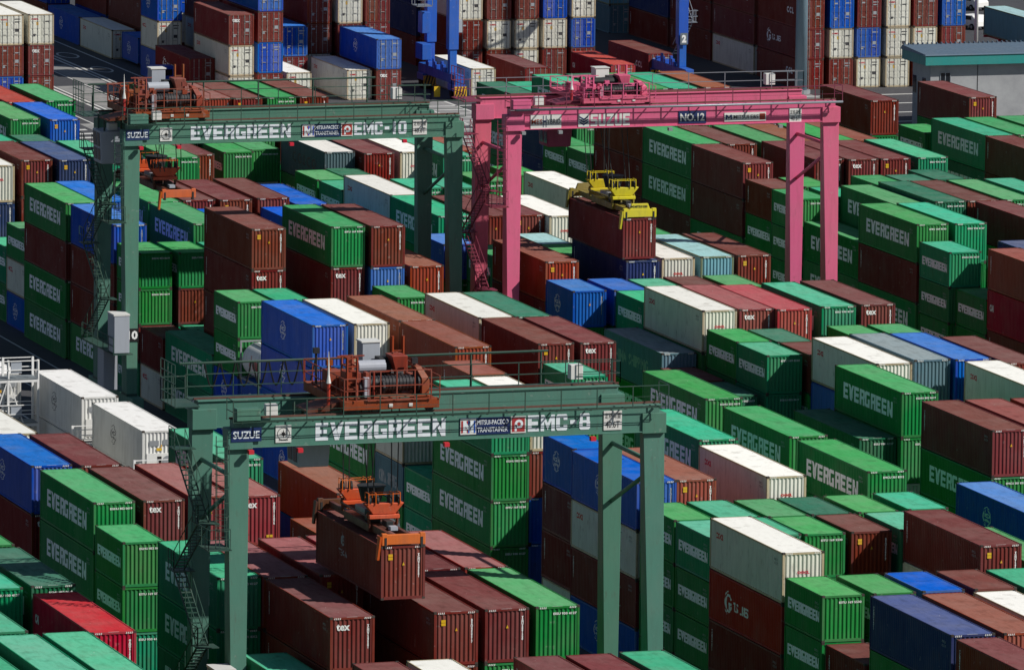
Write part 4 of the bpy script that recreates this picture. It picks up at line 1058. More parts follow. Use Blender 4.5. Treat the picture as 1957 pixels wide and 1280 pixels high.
149.60 594.97 8.38 4 1 Wo off-white long container, on top, behind the far green crane
174.35 632.27 5.79 4 1 Ge green long container, second from top, behind the far green girder
241.20 738.50 0.00 4 1 Rv dark red long, third from top, far yard between blue legs, third from left of four
119.69 375.57 8.69 4 1 Wo off-white long container, on top, in front of the near green crane
235.50 738.40 5.79 4 1 Rv dark red long container, on top, far yard between the blue legs, leftmost of two
215.50 595.55 8.38 4 1 Ov rusty orange-brown long container, on top, left of a green one, beyond the pink girder
167.00 569.50 8.08 4 1 Bd blue long container, on top, right of a dark red one, behind the far green crane
119.42 400.44 5.79 4 1 Rv dark red long, second from top, in front of near green crane, leftmost of two
238.30 738.40 5.79 4 1 Rv dark red long container, on top, far yard between the blue legs, rightmost of two
179.27 479.43 5.79 4 1 Bc blue long container, second from top, in the lane right of the near crane
262.20 762.60 2.90 4 1 Nv navy blue long container, third from top, far yard behind the pink crane
233.67 593.78 8.69 4 1 Ge green long container, on top, at far right by the grey building, leftmost of two
241.20 738.50 5.79 4 1 Bc blue long container, on top, far yard between the blue legs
173.74 530.76 5.79 4 1 Rv dark red long container, second from top, just before the pink crane
244.10 738.50 5.79 4 1 Wo off-white long container, on top, right of a blue one, far yard between the blue legs
208.30 723.60 8.69 4 1 Bc blue long container, on top, far yard left of the blue crane, leftmost of three
116.97 413.56 2.90 4 1 Te teal green long container, third from top, under the near green crane
122.45 482.69 5.79 4 1 Wn off-white long container, on top, among the white refrigerated containers
211.20 723.80 0.00 4 1 Wo off-white long, on ground, far yard left of blue crane, second from left of three
152.31 468.02 0.00 4 1 Bc blue long container, fourth from top, behind the near green crane
173.81 505.80 0.00 4 1 Ge green long container, third from top, well in front of the pink crane
187.68 598.55 8.08 4 1 Ov rusty orange-brown long container, on top, between far green and pink cranes
209.13 631.05 5.79 4 1 Ge green long container, second from top, right of a navy blue one, behind the pink girder
262.20 736.80 5.79 4 1 Rl dark red long container, second from top, far yard behind the pink crane, leftmost of four
210.69 651.31 0.00 4 1 Ge green long container, third from top, behind the pink girder
149.31 387.50 5.79 4 1 Ge green long container, second from top, right of the near green crane
230.92 593.89 5.79 4 1 De dull dark green long container, second from top, at far right by the grey building
155.30 505.35 5.79 4 1 Rv dark red long container, beneath a rusty orange-brown one, in front of the far green crane
116.80 375.54 8.69 4 1 Rv dark red long, on top, in front of near green crane, second from left of six
221.19 598.26 8.08 4 1 Ov rusty orange-brown long container, on top, beyond the pink girder, rightmost of two
206.14 581.31 2.90 4 1 Ge green long container, third from top, beyond the pink girder
152.54 531.06 5.79 4 1 Rv dark red long container, third from top, under the far green crane
149.60 594.97 5.49 4 1 Nv navy blue long container, second from top, behind the far green crane
220.78 555.86 8.69 4 1 Te teal green long container, on top, behind the pink crane's right legs
206.50 517.94 2.90 4 1 Rv dark red long container, third from top, right of the pink crane
163.77 492.84 5.79 4 1 Rv dark red long container, beneath a dark red one, behind the near green crane
161.12 633.03 8.69 4 1 Xv bright red long container, on top, beside the road at far left
131.24 496.20 2.90 4 1 Kc white long container, second from top, among the white refrigerated containers
207.90 777.00 2.90 4 1 Rv dark red long, third from top, far yard left of blue crane, rightmost of two
186.80 726.00 0.00 4 1 Rv dark red long, third from top, far yard left of blue crane, leftmost of two
220.40 738.00 2.90 4 1 Rv dark red long, second from top, far yard left of blue crane, eighth of ten
208.30 737.00 2.90 4 1 Wo off-white long container, second from top, far yard left of the blue crane, leftmost of two
128.03 400.72 5.79 4 1 Ge green long container, second from top, in front of the near green crane
238.30 738.40 0.00 4 1 Wo off-white long container, third from top, far yard between the blue legs
131.24 438.89 5.79 4 1 Bc blue long container, second from top, just behind the near green crane
152.65 595.29 5.79 4 1 Rv dark red long container, second from top, behind the far green crane, leftmost of three
149.60 492.05 0.00 4 1 Ge green long container, second from top, behind the near green crane, leftmost of two
176.39 505.10 5.79 4 1 Ge green long container, beneath an off-white one, well in front of the pink crane
214.60 736.80 0.00 4 1 Rv dark red long, second from top, far yard left of blue crane, sixth of ten
208.30 737.00 5.79 4 1 Rv dark red long container, on top, far yard left of the blue crane, leftmost of four
204.91 721.60 0.00 4 1 Wo off-white long container, third from top, far yard left of the blue crane
187.95 567.63 5.79 4 1 Rv dark red long container, second from top, under the pink crane
209.60 524.06 8.38 4 1 Nv navy blue long container, on top, right of the pink crane
183.90 726.00 0.00 4 1 Bc blue long container, third from top, far yard left of the blue crane, leftmost of two
208.30 723.60 0.00 4 1 Rv dark red long container, fourth from top, far yard left of the blue crane
164.00 413.60 7.77 4 0 Ge green long container, on top, right of the near green crane, rightmost of two
223.30 738.50 2.90 4 1 Rv dark red long, second from top, far yard left of blue crane, ninth of ten
244.10 738.50 0.00 4 1 Rv dark red long container, beneath a blue one, far yard between the blue legs
236.64 594.08 8.69 4 1 Ge green long container, on top, at far right by the grey building, rightmost of two
176.70 594.99 5.79 4 1 Ge green long container, second from top, between far green and pink cranes
204.90 789.00 0.00 4 1 Rv dark red long, second from top, far yard left of blue crane, second of ten
206.40 606.13 0.00 4 1 Rv dark red long container, fourth from top, behind the pink girder
98.00 390.00 8.38 4 1 Te teal green long container, on top, left of the near green crane, leftmost of three
149.17 406.70 7.77 2 0 Ge green short container, on top, left of a green one, right of the near green crane
116.85 432.72 7.77 2 0 Ge green short container, on top, just behind the near green crane
149.60 485.81 5.18 2 1 Wo off-white short container, on top, behind the near green crane
176.49 492.45 7.77 2 0 Te teal green short container, on top, well in front of the pink crane
161.14 486.67 7.77 2 0 Te teal green short container, stacked on a green one, behind the near green crane
157.94 425.95 7.77 2 0 Rv dark red short, on top, right of near green crane, second from left of three
206.40 537.47 7.77 2 0 Te teal green short container, on top, right of the pink crane
173.68 524.45 7.77 2 0 Bc blue short container, on top, left of a blue one, just before the pink crane
116.85 432.72 5.18 2 0 Ge green short container, second from top, just behind the near green crane
149.70 550.22 7.77 2 0 Ge green short container, on top, left of a green one, behind the far green crane
149.44 432.27 7.77 2 0 Ge green short container, on top, right of the near green crane, leftmost of six
149.76 524.70 7.77 2 0 Ge green short container, on top, behind a silver one, in front of the far green crane
149.60 451.10 8.69 2 1 Bc blue short container, on top, behind the near green crane
149.70 550.22 5.18 2 0 Ge green short container, second from top, left of a green one, behind the far green crane
206.17 568.71 7.77 2 0 Ge green short container, on top, behind a green one, behind the pink crane's right legs
155.10 425.88 7.77 2 0 Ge green short container, on top, right of the near green crane, third from left of six
149.44 425.97 7.77 2 0 Te teal green short container, on top, behind an off-white one, right of the near green crane
172.28 549.87 7.77 2 0 Bv blue short container, on top, just before the pink crane, leftmost of three
176.61 498.77 7.77 2 0 Ge green short container, stacked on a green one, well in front of the pink crane
149.44 432.27 5.18 2 0 Ge green short container, second from top, right of the near green crane, leftmost of three
149.44 432.27 2.59 2 0 Ge green short container, third from top, right of the near green crane, leftmost of two
149.17 406.70 5.18 2 0 Ge green short container, second from top, right of the near green crane, rightmost of three
152.57 549.99 7.77 2 0 Ge green short container, on top, right of a green one, behind the far green crane
149.44 425.97 5.18 2 0 Ge green short container, beneath a teal green one, right of the near green crane
149.44 425.97 2.59 2 0 Ge green short container, third from top, right of the near green crane, rightmost of two
171.82 606.28 7.77 2 0 Ge green short container, on top, beside the road at far left
206.50 632.00 5.79 2 1 Nv navy blue short container, on top, behind the pink girder
149.60 451.10 5.79 2 1 Rv dark red short container, second from top, behind the near green crane
149.60 451.10 2.90 2 1 Rv dark red short container, third from top, behind the near green crane
149.66 479.61 2.59 2 0 Te teal green short container, stacked on a teal green one, behind the near green crane
206.83 531.17 5.18 2 0 Ge green short container, on top, right of the pink crane
152.15 406.70 7.77 2 0 Ge green short container, on top, left of a blue one, right of the near green crane
206.40 537.47 5.18 2 0 Ge green short container, second from top, behind a green one, right of the pink crane
206.31 575.01 7.77 2 0 Rv dark red short container, on top, behind the pink crane's right legs
149.60 485.81 2.59 2 0 Sh slate grey short container, second from top, behind the near green crane
149.25 400.25 5.18 2 0 Rv dark red short container, on top, right of the near green crane, leftmost of three
158.02 406.68 7.77 2 0 Rv dark red short container, on top, right of the near green crane, rightmost of three
152.57 549.99 5.18 2 0 Rv dark red short container, second from top, behind the far green crane
174.30 607.43 7.77 2 0 Ge green short container, on top, right of a green one, between far green and pink cranes
149.74 543.87 2.59 2 0 Rv dark red short container, on top, under the far green crane
155.03 406.77 7.77 2 0 Bc blue short container, on top, right of the near green crane
206.17 568.71 5.18 2 0 Ge green short container, second from top, behind the pink crane's right legs, rightmost of two
173.82 543.20 7.77 2 0 Ge green short container, on top, behind a rusty orange-brown one, just before the pink crane
204.10 743.80 2.90 2 1 Wo off-white short container, second from top, far yard left of the blue crane
128.30 432.37 7.77 2 0 Ov rusty orange-brown short container, on top, just behind the near green crane
176.65 517.93 7.77 2 0 Te teal green short container, on top, behind an off-white one, just before the pink crane
160.93 426.04 7.77 2 0 Te teal green short, on top, right of near green crane, fourth from left of six
149.76 524.70 5.18 2 0 Ge green short container, second from top, in front of the far green crane
206.18 624.86 5.18 2 0 Ge green short container, on top, behind a green one, behind the pink girder
149.76 524.70 2.59 2 0 Bc blue short container, beneath a green one, in front of the far green crane
152.60 481.20 8.69 2 1 Ov rusty orange-brown short container, on top, behind the near green crane
163.89 432.60 7.77 2 0 Te teal green short, on top, right of near green crane, fifth from left of six
206.19 618.57 5.18 2 0 Ge green short container, on top, in front of a green one, behind the pink girder
260.50 776.00 0.00 2 1 Sn slate grey short container, second from top, far yard behind the pink crane
149.74 543.87 0.00 2 0 Wo off-white short container, second from top, under the far green crane
149.80 518.30 5.18 2 0 Q. silver tank container, on top, in front of the far green crane
103.67 413.31 8.69 2 1 Te teal green short container, on top, left of the near green crane, rightmost of two
185.82 584.29 7.77 2 0 Ge green short container, on top, between far green and pink cranes, third from left of four
176.49 492.45 5.18 2 0 Te teal green short container, second from top, well in front of the pink crane
160.72 432.35 7.77 2 0 Ge green short container, on top, right of the near green crane, fifth from left of six
149.70 550.22 2.59 2 0 Rv dark red short container, third from top, behind the far green crane
155.13 432.18 7.77 2 0 Ge green short container, on top, behind a green one, right of the near green crane
161.00 524.29 7.77 2 0 Ge green short container, on top, in front of the far green crane, rightmost of two
149.60 485.81 0.00 2 0 Ge green short container, third from top, behind the near green crane
149.70 550.22 0.00 2 0 Te teal green short container, fourth from top, behind the far green crane
176.64 524.27 7.77 2 0 Bc blue short container, on top, left of a teal green one, just before the pink crane
177.20 618.90 7.77 2 0 Ge green short container, on top, behind the far green girder, leftmost of two
206.31 575.01 5.18 2 0 Ge green short container, beneath a dark red one, behind the pink crane's right legs
204.10 743.80 5.79 2 1 Bc blue short container, on top, far yard left of the blue crane
157.80 432.26 7.77 2 0 De dull dark green short container, on top, right of the near green crane
161.14 486.67 5.18 2 0 Ge green short container, second from top, behind the near green crane
185.90 625.34 7.77 2 0 Rv dark red short container, on top, behind the far green girder, rightmost of three
177.20 625.40 7.77 2 0 Pv faded pinkish red short container, on top, behind the far green girder
152.26 432.39 7.77 2 0 Te teal green short, on top, right of near green crane, second from left of six
149.80 518.30 2.59 2 0 Bc blue short container, second from top, in front of the far green crane
174.02 587.96 7.77 2 0 Ge green short container, on top, behind a teal green one, between far green and pink cranes
116.85 432.72 2.59 2 0 Te teal green short container, third from top, just behind the near green crane
149.76 524.70 0.00 2 0 Bc blue short container, fourth from top, in front of the far green crane
230.50 606.33 7.77 2 0 Ge green short container, on top, at far right by the grey building
149.72 582.36 5.18 2 0 Ge green short container, stacked on an off-white one, behind the far green crane
193.72 600.27 5.79 2 1 Ge green short container, on top, between far green and pink cranes, rightmost of four
179.31 491.87 7.77 2 0 Rv dark red short container, stacked on a green one, well in front of the pink crane
206.17 568.71 2.59 2 0 Ge green short container, third from top, behind the pink crane's right legs
149.80 518.30 0.00 2 0 Bc blue short container, third from top, in front of the far green crane, rightmost of two
149.72 582.36 2.59 2 0 Wo off-white short container, second from top, behind the far green crane
149.72 582.36 0.00 2 0 Bc blue short container, third from top, behind the far green crane
183.00 625.38 7.77 2 0 Ge green short container, on top, right of a dark red one, behind the far green girder
206.40 537.47 2.59 2 0 Ge green short container, third from top, right of the pink crane
179.66 581.41 7.77 2 0 Te teal green short, on top, between far green and pink cranes, second from left of three
174.06 581.47 7.77 2 0 Te teal green short container, on top, behind an off-white one, between far green and pink cranes
205.50 755.95 0.30 2 0 Bc blue short container, on the ground, far yard left of the blue crane
182.13 580.90 7.77 2 0 Te teal green short container, on top, between far green and pink cranes, rightmost of three
179.28 498.15 7.77 2 0 De dull dark green short, on top, well in front of pink crane, rightmost of two
209.32 569.19 7.77 2 0 Te teal green short container, on top, behind the pink crane's right legs
160.87 406.40 7.77 2 0 Te teal green short container, on top, right of the near green crane, rightmost of six
187.85 551.72 7.77 2 0 Ge green short container, on top, under the pink crane
180.10 618.90 7.77 2 0 Rv dark red short container, on top, behind the far green girder, second from left of three
204.10 743.80 0.00 2 1 Bc blue short container, third from top, far yard left of the blue crane
149.66 479.61 0.00 2 0 Te teal green short container, second from top, behind the near green crane
158.30 584.00 8.38 2 1 Te teal green short container, on top, behind the far green crane, rightmost of two
152.48 524.76 7.77 2 0 Te teal green short container, on top, in front of the far green crane
185.01 498.48 7.77 2 0 Ge green short, on top, well in front of pink crane, second from left of three
173.46 492.63 5.18 2 0 De dull dark green short, on top, well in front of pink crane, leftmost of two
185.08 524.05 7.77 2 0 Ge green short container, on top, right of a dark red one, just before the pink crane
179.11 548.51 7.77 2 0 An pale aqua short container, on top, just before the pink crane
217.93 570.66 8.38 2 1 De dull dark green short container, on top, behind the pink crane's right legs, rightmost of two
101.57 404.00 8.08 2 1 Te teal green short container, on top, left of the near green crane, leftmost of two
187.89 498.44 7.77 2 0 Ge green short container, on top, well in front of the pink crane, rightmost of three
209.08 575.50 7.77 2 0 Ge green short container, on top, behind a teal green one, behind the pink crane's right legs
212.39 568.34 8.38 2 1 Ge green short container, on top, behind the pink crane's right legs, rightmost of three
173.56 499.34 5.18 2 0 Rv dark red short container, on top, well in front of the pink crane, leftmost of two
182.15 523.96 7.77 2 0 Rv dark red short container, on top, just before the pink crane
180.10 625.40 7.77 2 0 Rv dark red short container, on top, left of a green one, behind the far green girder
206.50 632.00 2.90 2 1 Nv navy blue short container, second from top, behind the pink girder
149.80 588.67 2.90 2 1 Te teal green short container, on top, behind a green one, behind the far green crane
164.00 562.60 8.08 2 1 Bc blue short container, on top, behind the far green crane
179.37 523.49 7.77 2 0 Te teal green short container, on top, right of a blue one, just before the pink crane
172.28 549.87 5.18 2 0 Ge green short container, beneath a blue one, just before the pink crane
152.50 426.09 7.77 2 0 Te teal green short, on top, right of near green crane, third from left of six
149.80 588.67 0.00 2 1 Ge green short container, beneath a teal green one, behind the far green crane
158.27 615.21 7.77 2 0 De dull dark green short container, on top, beside the road at far left
176.63 588.68 7.77 2 0 De dull dark green short container, on top, between far green and pink cranes
149.60 451.10 0.00 2 1 Wy off-white short container, fourth from top, behind the near green crane
215.09 568.15 8.38 2 1 De dull dark green short container, on top, behind the pink crane's right legs, leftmost of two
178.82 542.22 7.77 2 0 Ge green short container, on top, behind a navy blue one, just before the pink crane
149.44 432.27 0.00 2 0 Ge green short container, fourth from top, right of the near green crane
206.83 531.17 2.59 2 0 Ge green short container, second from top, right of the pink crane, rightmost of two
260.50 776.00 2.90 2 1 An pale aqua short container, on top, far yard behind the pink crane
179.31 491.87 5.18 2 0 Ge green short container, beneath a dark red one, well in front of the pink crane
176.61 498.77 5.18 2 0 Ge green short container, beneath a green one, well in front of the pink crane
173.82 543.20 5.18 2 0 Ge green short container, beneath a green one, just before the pink crane
152.67 543.69 2.59 2 0 Te teal green short container, on top, under the far green crane
"""
